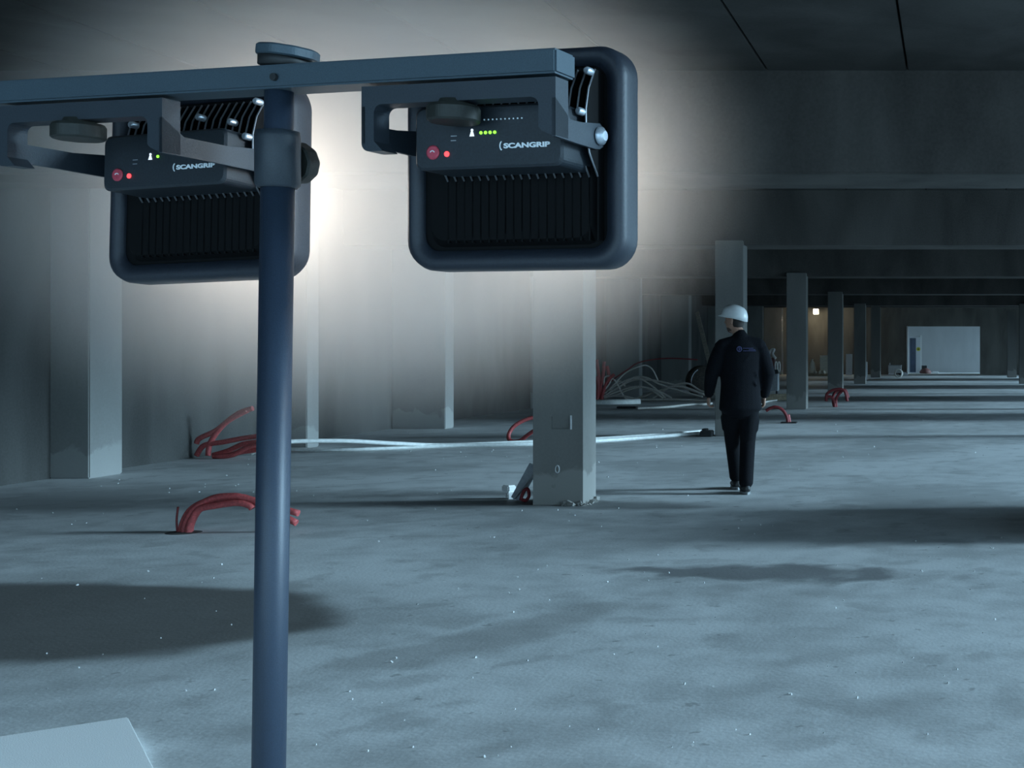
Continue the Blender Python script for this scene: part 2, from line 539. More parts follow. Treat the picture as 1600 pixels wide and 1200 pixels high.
g = 'row of square columns down the hall'
column(20.90, 21.33, CX0, CX1, 3.2, 'square concrete column directly behind the worker', group=g)
column(30.00, 30.43, CX0, CX1, 3.2, 'dark square concrete column just right of the worker', group=g)
column(40.10, 40.53, CX0, CX1, 3.2, 'square column with red conduit loops at its foot', group=g)
column(51.00, 51.43, CX0, CX1, 3.2, 'fifth square column away, between the white leaning board and the last column', group=g)
column(61.80, 62.23, CX0, CX1, 3.45, 'last square column of the row, left of the grey crate on the floor', group=g)
for y, lb in ((20.9, 'second column of the right hand row'), (30.0, 'third column of the right hand row'), (40.1, 'fourth column of the right hand row'),
              (51.0, 'fifth column of the right hand row, at the frame edge'), (61.8, 'last column of the right hand row, right of the bright doorway')):
    column(y, y + 0.43, 2.75, 3.2, 3.2, lb, group='right hand row of square columns')
pil = [(14.15, 14.72, -10.0, -9.52, 'wide concrete pilaster at the left edge below the left lamp'),
       (18.40, 18.75, -9.95, -9.25, 'slim concrete pilaster just right of the lamp pole'),
       (22.80, 23.20, -9.95, -9.0, 'concrete pilaster midway between lamp pole and nearest column'),
       (30.30, 30.70, -9.95, -9.0, 'pilaster hidden mostly behind the nearest column'),
       (37.00, 37.40, -9.95, -9.0, 'pilaster rising behind the heap of white cables'),
       (44.00, 44.50, -9.95, -9.0, 'dim pilaster left of the leaning plank'),
       (52.50, 52.90, -9.95, -9.0, 'pilaster in shadow behind the worker'),
       (61.30, 61.70, -9.95, -9.0, 'dim far pilaster just right of the worker'),
       (68.30, 68.95, -9.95, -9.0, 'warm lit corner pilaster left of the dark column')]
for y0, y1, x0, x1, lb in pil:
    column(y0, y1, x0, x1, ZC + 0.1, lb, 'pilaster', 'pilaster', 'pilasters along the left wall', 'wall_pilaster')

# ================================================================== LAMP STAND
BANG = math.atan2(-0.23, 0.973)
BAR0 = Vector((-0.4535, 1.47, 0))                     # right end of the cross bar, near face
U = Vector((math.cos(BANG), math.sin(BANG), 0)); NV = Vector((-U.y, U.x, 0))
def onbar(t, n=0.0, z=0.0):
    return BAR0 - U * t + NV * n + Vector((0, 0, z))
st = empty('lamp_stand', tuple(onbar(0.3716, 0.0225, 0)), BANG)
tag(st, 'slate blue tripod stand with crossbar carrying two work lamps', 'lamp stand')
ZB0, ZB1, BD = 1.766, 1.795, 0.045
# cross bar: box tube; black disc on the near side for the dark of a hole
def tube_bar():
    bm = MB()
    L0, L1 = -0.46, 0.3716
    bm.box(L0, L1, -BD / 2, BD / 2, ZB0, ZB1)
    return bm
tube_bar().build('crossbar', M['steel'], st, bevel=0.0025)
b = MB(); b.lathe([(0.0045, 0), (0.0045, 0.004)], 16, Matrix.Translation((-0.006, -BD / 2 - 0.0008, 1.7785)) @ Matrix.Rotation(R(90), 4, 'X')); b.build('hole_shade', M['black'], st)
# pole, leaning about one degree
lean = -0.0182
def px_(z): return (z - 1.77) * (-lean) - 0.020
def pz(z, dy=0.0): return Vector((px_(z) , dy, z))
b = MB(); b.tube([pz(1.60), pz(1.768)], 0.0165, 24); b.build('upper_tube', M['pole'], st)
b = MB(); b.tube([pz(0.62), pz(1.665)], 0.0192, 24); b.build('lower_tube', M['pole'], st)
mt = Matrix.Rotation(R(-1.04), 4, 'Y')
b = MB(); b.lathe([(0.022, 0), (0.0258, 0.004), (0.0258, 0.062), (0.0245, 0.070), (0.019, 0.071)], 28, Matrix.Translation(pz(1.647)))
b.build('clamp_collar', M['bracket'], st)
# clamp knob on the far right of the collar: disc with lobes
def knob(mb, rad, th, mtx, lobes=10, n=60):
    rings = []
    for rr, z in ((0.55, 0), (0.92, 0.0), (1.0, 0.12), (1.0, 0.82), (0.93, 1.0), (0.5, 1.0)):
        ring = []
        for j in range(n):
            a = 2 * math.pi * j / n
            q = rad * rr * (1 + 0.018 * math.cos(lobes * a) * (1 if rr > 0.8 else 0))
            ring.append((q * math.cos(a), q * math.sin(a), z * th))
        rings.append(ring)
    mb.loops(rings, smooth=False, mtx=mtx)
b = MB()
km = Matrix.Translation(pz(1.682) + Vector((-0.004, 0.026, 0))) @ Matrix.Rotation(R(-84), 4, 'X') @ Matrix.Rotation(R(0), 4, 'Y')
knob(b, 0.026, 0.022, km)
b.tube([pz(1.682), pz(1.682) + Vector((-0.004, 0.026, 0))], 0.008, 12)
b.build('clamp_knob', M['knob'], st)
# knob on top of the bar, tilted
b = MB()
km = Matrix.Translation((-0.016, 0.004, ZB1 + 0.001)) @ Matrix.Rotation(R(3), 4, 'Y')
b.lathe([(0.026, 0), (0.030, 0.002), (0.030, 0.012), (0.026, 0.013)], 32, km)
b.build('knob_base', M['black'], st)
b = MB()
km = Matrix.Translation((-0.012, 0.004, ZB1 + 0.0125)) @ Matrix.Rotation(R(6), 4, 'Y')
knob(b, 0.0355, 0.013, km, 9)
b.build('top_knob', M['steel'], st)
# tripod below the frame
b = MB(); b.lathe([(0.03, 0), (0.042, 0.01), (0.042, 0.07), (0.03, 0.08)], 20, Matrix.Translation(pz(0.66))); b.build('leg_hub', M['plastic'], st)
for k in range(3):
    a = R(90 + 120 * k + 20)
    e = Vector((math.cos(a) * 0.52, math.sin(a) * 0.52, 0.018))
    s = pz(0.69) + Vector((math.cos(a) * 0.04, math.sin(a) * 0.04, 0))
    b = MB(); b.tube([s, e], 0.012, 14); lg = b.build('leg', M['pole'], st)
    b = MB(); b.lathe([(0.016, 0), (0.018, 0.006), (0.014, 0.035)], 14, Matrix.Translation((e.x, e.y, 0.0))); b.build('rubber_foot', M['black'], lg)

# ------------------------------------------------------------------ work lamps
def text_mesh(s, size, mname, extr=0.0004, sx=1.0, off=0.0):
    cu = bpy.data.curves.new('lettering', 'FONT')
    cu.body = s; cu.size = size; cu.extrude = extr; cu.offset = off
    cu.align_x = 'LEFT'; cu.align_y = 'BOTTOM_BASELINE'
    o = bpy.data.objects.new('lettering', cu)
    C.objects.link(o)
    bpy.context.view_layer.update()
    dg = bpy.context.evaluated_depsgraph_get()
    me = bpy.data.meshes.new_from_object(o.evaluated_get(dg))
    bpy.data.objects.remove(o)
    me.transform(Matrix.Diagonal((sx, 0.68, 1, 1)))
    me.materials.clear(); me.materials.append(M[mname])
    return me

def work_lamp(t, pitch, label, leds, arm=0.10, pvz=1.709, roll=0.0):
    """local frame: x along the bar, y away from the camera, z up; head is pitched about its pivots"""
    root = empty('work_lamp', tuple(onbar(t, 0, 0)), BANG)
    tag(root, label, 'work lamp', 'two work lamps on the crossbar')
    PV = Vector((0, arm, pvz))
    HM = Matrix.Translation(PV) @ Matrix.Rotation(R(pitch), 4, 'X') @ Matrix.Rotation(R(roll), 4, 'Y')     # + = aimed up
    # ---- bracket: inverted U plate under the bar with two arms going forward to the pivots
    zt, zl = 1.7615, 1.684
    bw2 = 0.1285
    br = MB()
    n = 6
    outer = [(-bw2, zl + 0.008), (-bw2 + 0.008, zl)]
    def arc(cx, cz, r, a0, a1, n=5): return [(cx + r * math.cos(R(a0 + (a1 - a0) * k / n)), cz + r * math.sin(R(a0 + (a1 - a0) * k / n))) for k in range(n + 1)]
    # left leg, top band, right leg as three prisms with rounded inner corners joined in one outline
    def prism(pts, y0, y1):
        A = [(x, y0, z) for x, z in pts]; B = [(x, y1, z) for x, z in pts]
        br.loops([A, B])
    wl, wr, band = 0.017, 0.022, 0.022
    half = [(-bw2, zt), (-bw2, zl + 0.010)] + arc(-bw2 + 0.010, zl + 0.010, 0.010, 180, 270)[1:] + [(-bw2 + wl + 0.012, zl)] \
        + [(-bw2 + wl, zl + 0.012)] + [(-bw2 + wl, zt - band - 0.010)] + arc(-bw2 + wl + 0.010, zt - band - 0.010, 0.010, 180, 90)[1:] + [(0, zt - band), (0, zt)]
    prism(half, 0.0, 0.028)
    half2 = [(0, zt), (0, zt - band)] + arc(bw2 - wr - 0.010, zt - band - 0.010, 0.010, 90, 0) + [(bw2 - wr, zl + 0.020), (bw2 - wr + 0.004, zl + 0.016)] \
        + [(bw2 - 0.004, zl + 0.010), (bw2, zl + 0.010), (bw2, zt)]
    prism(half2, 0.0, 0.028)
    # arms
    for s in (-1, 1):
        pts = [(0.0, zt - 0.024), (0.0, zl + 0.009)] + [(arm * 0.5, min(zl + 0.008, PV.z - 0.014)), (arm - 0.008, PV.z - 0.017)] \
            + [(arm + 0.016 * math.cos(R(a)), PV.z + 0.016 * math.sin(R(a))) for a in (-80, -45, 0, 45, 80)] + [(arm * 0.6, PV.z + 0.010), (0.034, zt - 0.044)]
        x0, x1 = (bw2 - 0.005, bw2) if s > 0 else (-bw2, -bw2 + 0.005)
        A = [(x0, y, z) for y, z in pts]; B = [(x1, y, z) for y, z in pts]
        br.loops([A, B])
    bro = br.build('bracket', M['bracket'], root)
    b = MB()
    knob(b, 0.030, 0.020, Matrix.Translation((-0.012, 0.012, 1.716)), 8)
    b.lathe([(0.020, 0), (0.016, 0.008)], 20, Matrix.Translation((-0.012, 0.012, 1.735)))
    b.build('bracket_knob', M['knob'], root)
    for s in (-1, 1):
        b = MB(); b.lathe([(0.011, 0), (0.011, 0.004), (0.006, 0.008)], 16, Matrix.Translation((s * (bw2 + 0.001), PV.y, PV.z)) @ Matrix.Rotation(R(90 * s), 4, 'Y'))
        b.build('pivot_bolt', M['screw'], root)
    # ---- head (local h: x right, y forward, z up about the pivot)
    HW, HH, ZO = 0.308, 0.277, -0.022
    RZ = ZO
    def outline(w, h, r, y, n=7): return [(x, y, z) for x, z in rrect(w, h, r, n, 0, RZ)]
    b = MB()
    rings = [outline(HW - 0.050, HH - 0.050, 0.022, 0.020), outline(HW - 0.020, HH - 0.020, 0.032, 0.014), outline(HW - 0.006, HH - 0.006, 0.036, 0.017),
             outline(HW, HH, 0.038, 0.026), outline(HW, HH, 0.038, 0.052), outline(HW - 0.010, HH - 0.010, 0.034, 0.060), outline(HW - 0.034, HH - 0.034, 0.026, 0.061),
             outline(HW - 0.044, HH - 0.044, 0.022, 0.052)]
    b.loops(rings, smooth=True, closed=True)
    rim = b.build('rim', M['rim'], root, mtx=HM)
    for p in rim.data.polygons: p.use_smooth = True
    b = MB()
    b.loops([outline(HW - 0.042, HH - 0.042, 0.024, 0.024), outline(HW - 0.042, HH - 0.042, 0.024, 0.043)])
    b.loops([outline(HW - 0.085, HH - 0.075, 0.020, 0.010), outline(HW - 0.065, HH - 0.058, 0.020, 0.026)])
    b.build('back_shell', M['cavity'], root, mtx=HM)
    # heat-sink fins: vertical plates, deeper in the middle of their height
    nf = 22
    for k in range(nf):
        if k < 3: continue
        x = -0.122 + 0.244 * k / (nf - 1)
        zt_, zb_ = HH / 2 + RZ - 0.034, -HH / 2 + RZ + 0.034
        pts = []
        for q in range(9):
            f = q / 8
            z = zt_ + (zb_ - zt_) * f
            pts.append((0.014 - 0.034 * math.sin(math.pi * min(1.0, f * 1.5 + 0.05)) ** 0.6 if f < 0.62 else 0.010, z))
        poly = [(0.022, zt_)] + pts + [(0.022, zb_)]
        b = MB()
        b.loops([[(x - 0.0011, y, z) for y, z in poly], [(x + 0.0011, y, z) for y, z in poly]])
        fo = b.build('heat_sink_fin', M['cavity'], root, mtx=HM)
        b = MB(); b.tube([(x, y - 0.0006, z) for y, z in pts[:6]], 0.0013, 6)  # strip for the painted highlight along the upper fin edge
        b.build('lit_edge', M['fin_edge'], fo, mtx=HM)
    for (x, y, z) in ((0.120, -0.004, 0.078), (0.092, -0.018, 0.048), (0.118, -0.020, 0.026), (0.040, -0.018, 0.058), (-0.072, -0.018, 0.055)):
        b = MB(); b.lathe([(0.0048, 0), (0.0048, 0.010), (0.003, 0.012)], 12, Matrix.Translation((x, y, z)) @ Matrix.Rotation(R(90), 4, 'X'))
        b.build('boss_screw', M['screw'], root, mtx=HM)
    # driver box with control panel
    bx0, bx1, bz0, bz1, by0 = -0.088, 0.112, -0.043, 0.033, -0.056
    b = MB()
    def sec(y, d): return [(x, y, z) for x, z in rrect(bx1 - bx0 - 2 * d, bz1 - bz0 - 2 * d, 0.010, 5, (bx0 + bx1) / 2, (bz0 + bz1) / 2)]
    b.loops([sec(by0, 0.003), sec(by0 + 0.003, 0), sec(0.012, 0)])
    db = b.build('driver_box', M['plastic'], root, mtx=HM)
    # printed lettering and lights on the panel (sub-parts of the box)
    def panel(me, x, z, name='lettering'):
        me.transform(HM @ Matrix.Translation((x, by0 - 0.0004, z)) @ Matrix.Rotation(R(90), 4, 'X'))
        o = bpy.data.objects.new(name, me); C.objects.link(o); o.parent = db
        return o
    panel(text_mesh('SCANGRIP', 0.0118, 'print', sx=1.10, off=0.0005), 0.034, -0.0200)
    b = MB(); b.tube([(0.0035 * math.cos(R(a)) , 0.0055 * math.sin(R(a)), 0) for a in range(110, 251, 14)], 0.0009, 6)
    panel(b.mesh('logo_mark', M['print']), 0.0325, -0.0170, 'logo_mark')
    def disc(r, th, m, x, z, name):
        q = MB(); q.lathe([(r, 0), (r, th * 0.7), (r * 0.8, th)], 16)
        panel(q.mesh(name, M[m]), x, z, name)
    disc(0.0088, 0.0016, 'button', -0.062, -0.022, 'power_button')
    b = MB(); b.tube([(0.003 * math.cos(R(a)), 0.003 * math.sin(R(a)), 0.0018) for a in range(20, 161, 20)], 0.0006, 6)
    panel(b.mesh('power_symbol', M['print']), -0.062, -0.023, 'power_symbol')
    disc(0.0034, 0.0012, 'led_red', -0.043, -0.0245, 'red_light')
    for k in range(leds):
        disc(0.0020, 0.001, 'led_green', 0.0035 + 0.0062 * k, -0.0005, 'green_light')
    b = MB()
    b.lathe([(0.0016, 0), (0.0016, 0.0008)], 10, Matrix.Translation((0, 0.0042, 0)))
    b.add([(-0.0034, -0.0034, 0.0006), (0.0034, -0.0034, 0.0006), (0.0012, 0.003, 0.0006), (-0.0012, 0.003, 0.0006)], [(0, 1, 2, 3)])
    panel(b.mesh('light_symbol', M['led_white']), -0.0085, -0.001, 'light_symbol')
    for k in range(10):
        disc(0.0010, 0.0006, 'print', 0.008 + 0.0056 * k, 0.0150, 'scale_dot')
    b = MB(); b.box(-0.004, 0.004, -0.0005, 0.0005, 0, 0.0004); b.box(-0.004, 0.003, -0.006, -0.005, 0, 0.0004)
    panel(b.mesh('small_print', M['grey']), -0.0335, -0.003, 'small_print')
    # front light panel and its light
    b = MB(); b.loops([outline(HW - 0.046, HH - 0.046, 0.02, 0.044), outline(HW - 0.046, HH - 0.046, 0.02, 0.052)])
    b.build('light_panel', M['lampface'], root, mtx=HM)
    li = bpy.data.lights.new('lamp_light', 'POINT')
    li.shadow_soft_size = 0.055
    li.energy = LAMP_W; li.color = (1.0, 0.93, 0.84)
    lo = bpy.data.objects.new('lamp_light', li); C.objects.link(lo); lo.parent = root
    lo.matrix_local = HM @ Matrix.Translation((0, 0.125, RZ)) @ Matrix.Rotation(R(90), 4, 'X')
    return root
LAMP_W = 4.3
work_lamp(0.1285, 0.0, 'right work lamp with four green lights lit, under the bar end', 4)
work_lamp(0.672, -3.0, 'left work lamp with one green light, partly behind the stand pole', 1, arm=0.175, pvz=1.707, roll=-1.5)

# ================================================================== WORKER
def ellring(c, ax, bx, n=14):
    return [tuple(c + ax * math.cos(2 * math.pi * j / n) + bx * math.sin(2 * math.pi * j / n)) for j in range(n)]
def limb(mb, pts, n=14, fl=None, side=None):
    """pts = [(Vector, r)] or [(Vector, r_side, r_front)] - tapered tube with rounded ends, elliptical about the side axis"""
    P = [Vector(p[0]) for p in pts]
    rings = []
    for i, p in enumerate(pts):
        d = (P[min(i + 1, len(P) - 1)] - P[max(i - 1, 0)]).normalized()
        s = Vector(side) if side else Vector((1, 0, 0))
        s = (s - d * s.dot(d)).normalized(); f = d.cross(s)
        ra = p[1]; rb = p[2] if len(p) > 2 else p[1]
        if i == 0: rings.append(ellring(P[0] - d * min(ra, rb) * 0.5, s * ra * 0.6, f * rb * 0.6, n))
        rings.append(ellring(P[i], s * ra, f * rb, n))
        if i == len(pts) - 1: rings.append(ellring(P[i] + d * min(ra, rb) * 0.7, s * ra * 0.55, f * rb * 0.55, n))
    mb.loops(rings, smooth=True)
def remesh(mb, name, material, parent, voxel, smooth=6):
    o = mb.build(name, material, parent)
    md = o.modifiers.new('remesh', 'REMESH'); md.mode = 'VOXEL'; md.voxel_size = voxel
    ms = o.modifiers.new('smooth', 'SMOOTH'); ms.iterations = smooth; ms.factor = 0.5
    bpy.context.view_layer.update()
    me = bpy.data.meshes.new_from_object(o.evaluated_get(bpy.context.evaluated_depsgraph_get()))
    o.modifiers.clear()
    o.data = me
    for p in me.polygons: p.use_smooth = True
    return o

PO = Vector((-2.10, 12.80, 0))
man = empty('person', tuple(PO))
tag(man, 'worker in white hard hat and black workwear walking away, head turned left', 'person')
th = R(18)                                            # walking direction: away and a little left
fwd = Vector((-math.sin(th), math.cos(th), 0)); rgt = Vector((math.cos(th), math.sin(th), 0)); up = Vector((0, 0, 1))
def B(x, y, z): return rgt * x + fwd * y + up * z      # body frame, x = his right, y = forward
# joints
neck = B(0.0, 0.02, 1.56); headc = B(-0.05, 0.055, 1.725)
shL, shR = B(-0.195, 0.0, 1.450), B(0.195, -0.01, 1.458)
elL, elR = B(-0.285, 0.00, 1.19), B(0.275, -0.03, 1.19)
wrL, wrR = B(-0.30, 0.11, 0.965), B(0.255, 0.09, 0.955)
hipL, hipR = B(-0.095, 0.0, 0.93), B(0.095, 0.0, 0.93)
knL, anL = B(-0.055, 0.17, 0.52), B(0.01, 0.33, 0.13)
knR, anR = B(0.075, 0.02, 0.50), B(0.035, -0.13, 0.11)
hd = (fwd * 0.42 + Vector((-1, 0, 0)) * 0.9).normalized()   # head turned left
hr = hd.cross(up).normalized()
def HB(x, y, z): return headc + hr * x + hd * y + up * z

body = MB()
limb(body, [(B(0, 0, 0.90), 0.15, 0.105), (B(0, 0, 1.05), 0.135, 0.095), (B(0, 0, 1.25), 0.15, 0.105), (B(0, 0, 1.42), 0.165, 0.10), (B(0, 0.005, 1.50), 0.11, 0.075), (neck, 0.062, 0.065)], side=rgt)
limb(body, [(B(0, 0.01, 1.50), 0.062, 0.066), (neck, 0.058, 0.062), (headc - up * 0.07 + hd * -0.012, 0.056, 0.062)], side=hr)
# head: skull, jaw, nose, ears, brow
limb(body, [(HB(0, 0.035, -0.105), 0.040, 0.038), (HB(0, 0.030, -0.085), 0.054, 0.062), (HB(0, 0.015, -0.045), 0.066, 0.085), (HB(0, 0.004, 0.005), 0.073, 0.096), (HB(0, -0.004, 0.055), 0.074, 0.098), (HB(0, -0.006, 0.095), 0.058, 0.078)], n=20, side=hr)
limb(body, [(HB(0, 0.088, 0.012), 0.010, 0.010), (HB(0, 0.104, -0.022), 0.013, 0.013), (HB(0, 0.096, -0.034), 0.015, 0.010)], n=10, side=hr)
limb(body, [(HB(-0.03, 0.080, 0.024), 0.012), (HB(0.03, 0.080, 0.024), 0.012)], n=8, side=up)
limb(body, [(HB(-0.016, 0.080, -0.064), 0.008), (HB(0.016, 0.080, -0.064), 0.008)], n=8, side=up)
limb(body, [(HB(0, 0.068, -0.098), 0.020, 0.016), (HB(0, 0.062, -0.090), 0.022, 0.018)], n=8, side=hr)
for s in (-1, 1):
    limb(body, [(HB(s * 0.074, -0.004, -0.035), 0.009, 0.014), (HB(s * 0.078, -0.008, -0.005), 0.010, 0.020), (HB(s * 0.077, -0.010, 0.015), 0.009, 0.016)], n=8, side=hr)
def arm(sh, el, wr):
    limb(body, [(sh, 0.060), (sh.lerp(el, 0.5), 0.050), (el, 0.042), (el.lerp(wr, 0.35), 0.042), (wr, 0.028)], side=rgt)
arm(shL, elL, wrL); arm(shR, elR, wrR)
# hands: palm, four bent fingers of unequal length, thumb from the side of the palm
def hand(wr, el, s):
    d = (wr - el).normalized(); d = (d * 0.5 - up * 0.8).normalized()
    inn = (-rgt * s)                                    # palm faces the thigh
    inn = (inn - d * inn.dot(d)).normalized()
    fr = d.cross(inn)
    if fr.dot(fwd) < 0: fr = -fr
    limb(body, [(wr, 0.028, 0.020), (wr + d * 0.035, 0.036, 0.017), (wr + d * 0.085, 0.041, 0.015)], n=12, side=fr)
    for k, (off, ln) in enumerate(((0.030, 0.072), (0.010, 0.080), (-0.010, 0.074), (-0.029, 0.058))):
        a = wr + d * 0.082 + fr * off
        m1 = a + d * ln * 0.36 + inn * ln * 0.22
        m2 = m1 + d * ln * 0.06 + inn * ln * 0.36
        e = m2 - d * ln * 0.18 + inn * ln * 0.12
        limb(body, [(a, 0.0105), (m1, 0.0095), (m2, 0.0085), (e, 0.0075)], n=8, side=fr)
    t0 = wr + d * 0.030 + fr * 0.026
    t1 = t0 + d * 0.030 + fr * 0.026 + inn * 0.010
    t2 = t1 + d * 0.032 + fr * 0.006 + inn * 0.014
    limb(body, [(t0, 0.014), (t1, 0.0115), (t2, 0.009)], n=8, side=inn)
    return wr + d * 0.115 + inn * 0.02
gL = hand(wrL, elL, -1); gR = hand(wrR, elR, 1)
for hp, kn, an in ((hipL, knL, anL), (hipR, knR, anR)):
    limb(body, [(hp, 0.085, 0.09), (hp.lerp(kn, 0.5), 0.072, 0.075), (kn, 0.054, 0.056), (kn.lerp(an, 0.35), 0.052, 0.058), (an, 0.036, 0.04)], side=rgt)
remesh(body, 'body', M['skin'], man, 0.0062, 3)

# jacket: torso shell, hem, sleeves, collar
jk = MB()
limb(jk, [(B(0, -0.01, 0.835), 0.215, 0.155), (B(0, -0.005, 0.95), 0.205, 0.150), (B(0, 0, 1.08), 0.195, 0.140), (B(0, 0, 1.25), 0.205, 0.148), (B(0, -0.005, 1.40), 0.215, 0.140), (B(0, 0, 1.49), 0.165, 0.110), (B(0, 0.012, 1.545), 0.088, 0.085), (B(0, 0.015, 1.575), 0.076, 0.078)], n=24, side=rgt)
for sh, el, wr in ((shL, elL, wrL), (shR, elR, wrR)):
    limb(jk, [(B(0, 0.0, 1.515), 0.075, 0.085), (sh.lerp(B(0, 0, 1.5), 0.5), 0.085, 0.085), (sh + up * 0.005, 0.078, 0.080)], side=up)
    limb(jk, [(sh - up * 0.03, 0.080, 0.085), (sh.lerp(el, 0.45), 0.078, 0.080), (el, 0.070, 0.070), (el.lerp(wr, 0.5), 0.062, 0.062), (el.lerp(wr, 0.93), 0.048, 0.048)], side=rgt)
for q in range(9):                                       # cloth folds
    a = random.uniform(-2.6, -0.5); z = random.uniform(0.9, 1.3)
    p = B(0.19 * math.cos(a), 0.135 * math.sin(a), z)
    p2 = B(0.19 * math.cos(a + random.uniform(-.5, .5)), 0.135 * math.sin(a), z + random.uniform(-.12, .12))
    limb(jk, [(p, 0.012), (p.lerp(p2, 0.5), 0.018), (p2, 0.010)], n=8)
remesh(jk, 'jacket', M['jacket'], man, 0.011, 5)
# trousers
tz = MB()
limb(tz, [(B(0, 0, 0.80), 0.165, 0.125), (B(0, 0, 0.90), 0.175, 0.13), (B(0, 0, 1.0), 0.165, 0.12)], n=20, side=rgt)
for hp, kn, an, s in ((hipL, knL, anL, -1), (hipR, knR, anR, 1)):
    limb(tz, [(hp - up * 0.04, 0.102, 0.118), (hp.lerp(kn, 0.5), 0.093, 0.102), (kn, 0.078, 0.086), (kn.lerp(an, 0.5), 0.074, 0.082), (kn.lerp(an, 0.85), 0.072, 0.080), (an - up * 0.01, 0.070, 0.082)], n=16, side=rgt)
    limb(tz, [(hp.lerp(kn, 0.42) + rgt * s * 0.075, 0.035, 0.06), (hp.lerp(kn, 0.72) + rgt * s * 0.065, 0.035, 0.06)], n=10, side=rgt)   # thigh pocket
remesh(tz, 'trousers', M['trousers'], man, 0.010, 5)
# boots
def boot(an, toe_up, flat):
    b = MB()
    d = (fwd + up * toe_up).normalized()
    hl = Vector((an.x, an.y, flat)) - d * 0.05
    limb(b, [(an, 0.052, 0.06), (Vector((an.x, an.y, flat + 0.06)), 0.05, 0.062)], n=14, side=rgt)
    limb(b, [(hl + up * 0.035, 0.040, 0.040), (hl + d * 0.08 + up * 0.042, 0.042, 0.045), (hl + d * 0.17 + up * 0.036, 0.050, 0.036), (hl + d * 0.235 + up * 0.032, 0.040, 0.028)], n=14, side=rgt)
    o = remesh(b, 'boot', M['boot'], man, 0.008, 4)
    s = MB()
    n = 20; pts = []
    for j in range(n):
        a = 2 * math.pi * j / n
        pts.append((0.155 * math.cos(a), 0.046 * math.sin(a) * (1 + 0.18 * math.cos(a))))
    c = hl + d * 0.10
    s.loops([[tuple(c + d * p + rgt * q + up * z) for p, q in pts] for z in (-0.012, 0.012)])
    s.build('sole', M['sole'], o)
boot(anL, 0.0, 0.014)
boot(anR, 0.0, 0.014)
# helmet: dome, peak, brim, rear
hm = MB()
def HC(x, y, z): return HB(x, y - 0.004, z + 0.028)
rings = []
n = 28
tl = 0.22                                               # tilt: peak slightly up, back lower
for q, (k, z) in enumerate(((1.0, 0.0), (1.01, 0.016), (0.985, 0.045), (0.90, 0.076), (0.72, 0.101), (0.45, 0.116), (0.16, 0.122))):
    ring = []
    for j in range(n):
        a = 2 * math.pi * j / n
        x, y = 0.104 * k * math.cos(a), 0.134 * k * math.sin(a)
        lip = (max(0.0, math.sin(a)) ** 3) * (0.062 if q == 0 else 0.010 if q == 1 else 0)
        dz = -0.035 * (max(0, -math.sin(a)) ** 2) if q == 0 else 0
        dz += -0.010 * (math.cos(a) ** 2) if q == 0 else 0
        yy = y + lip
        ring.append(tuple(HC(x * (1 - 0.25 * max(0, math.sin(a)) ** 3 * (q == 0)), yy, z + dz + 0.10 * yy)))
    rings.append(ring)
hm.loops(rings, cap0=False, smooth=True)
ho = hm.build('hard_hat', M['helmet'], man)
sd = ho.modifiers.new('thick', 'SOLIDIFY'); sd.thickness = 0.004
b = MB(); b.tube([tuple(HC(0, y, 0.122 - 2.8 * y * y + 0.10 * y)) for y in [-0.10 + 0.02 * k for k in range(11)]], 0.007, 8); b.build('helmet_ridge', M['helmet'], ho)
# hair and beard
hb = MB()
limb(hb, [(HB(0, -0.040, -0.062), 0.060, 0.055), (HB(0, -0.030, -0.02), 0.074, 0.076), (HB(0, -0.022, 0.04), 0.079, 0.084), (HB(0, -0.012, 0.08), 0.066, 0.08)], n=20, side=hr)
remesh(hb, 'hair', M['hair'], man, 0.008, 3)
hb = MB()
limb(hb, [(HB(0, 0.050, -0.108), 0.034, 0.034), (HB(0, 0.044, -0.092), 0.050, 0.050), (HB(0, 0.030, -0.078), 0.058, 0.062)], n=18, side=hr)
limb(hb, [(HB(-0.022, 0.086, -0.052), 0.007), (HB(0.022, 0.086, -0.052), 0.007)], n=8, side=up)
remesh(hb, 'beard', M['beard'], man, 0.007, 3)
for s in (-1, 1):
    b = MB(); b.lathe([(0.004, 0), (0.009, 0.003), (0.009, 0.006), (0.004, 0.009)], 10, Matrix.Translation(HB(s * 0.030, 0.074, 0.008)))
    b.build('eye', M['led_white'] if False else M['print'], man)
# printed emblem on the back of the jacket: ring, bar and two lines of print
em = MB()
oc = B(0.015, -0.150, 1.435)
def EP(x, z): 
    return oc + rgt * x - fwd * (0.006 - 0.9 * x * x) + up * z
em.tube([tuple(EP(-0.05 + 0.022 * math.cos(a), 0.024 * math.sin(a))) for a in [2 * math.pi * k / 20 for k in range(20)]], 0.004, 6, closed=True)
em.tube([tuple(EP(-0.052, z)) for z in (-0.030, 0.0, 0.028)], 0.004, 6)
em.tube([tuple(EP(-0.045 + 0.010 * math.cos(a), 0.010 + 0.012 * math.sin(a))) for a in [2 * math.pi * k / 12 for k in range(12)]], 0.003, 6, closed=True)
for x0, x1, z in ((-0.012, 0.085, 0.008), (-0.012, 0.105, -0.018), (0.045, 0.10, -0.006)):
    x = x0
    while x < x1:
        em.tube([tuple(EP(x, z)), tuple(EP(x + 0.009, z))], 0.0035, 6); x += 0.013
em.build('back_print', M['emblem'], man)

# ================================================================== CONDUITS AND CABLES
def conduit(pts, rad, name, mname, parent=None, n=10, k=8):
    b = MB(); b.tube(bez(pts, k), rad, n)
    return b.build(name, M[mname], parent)

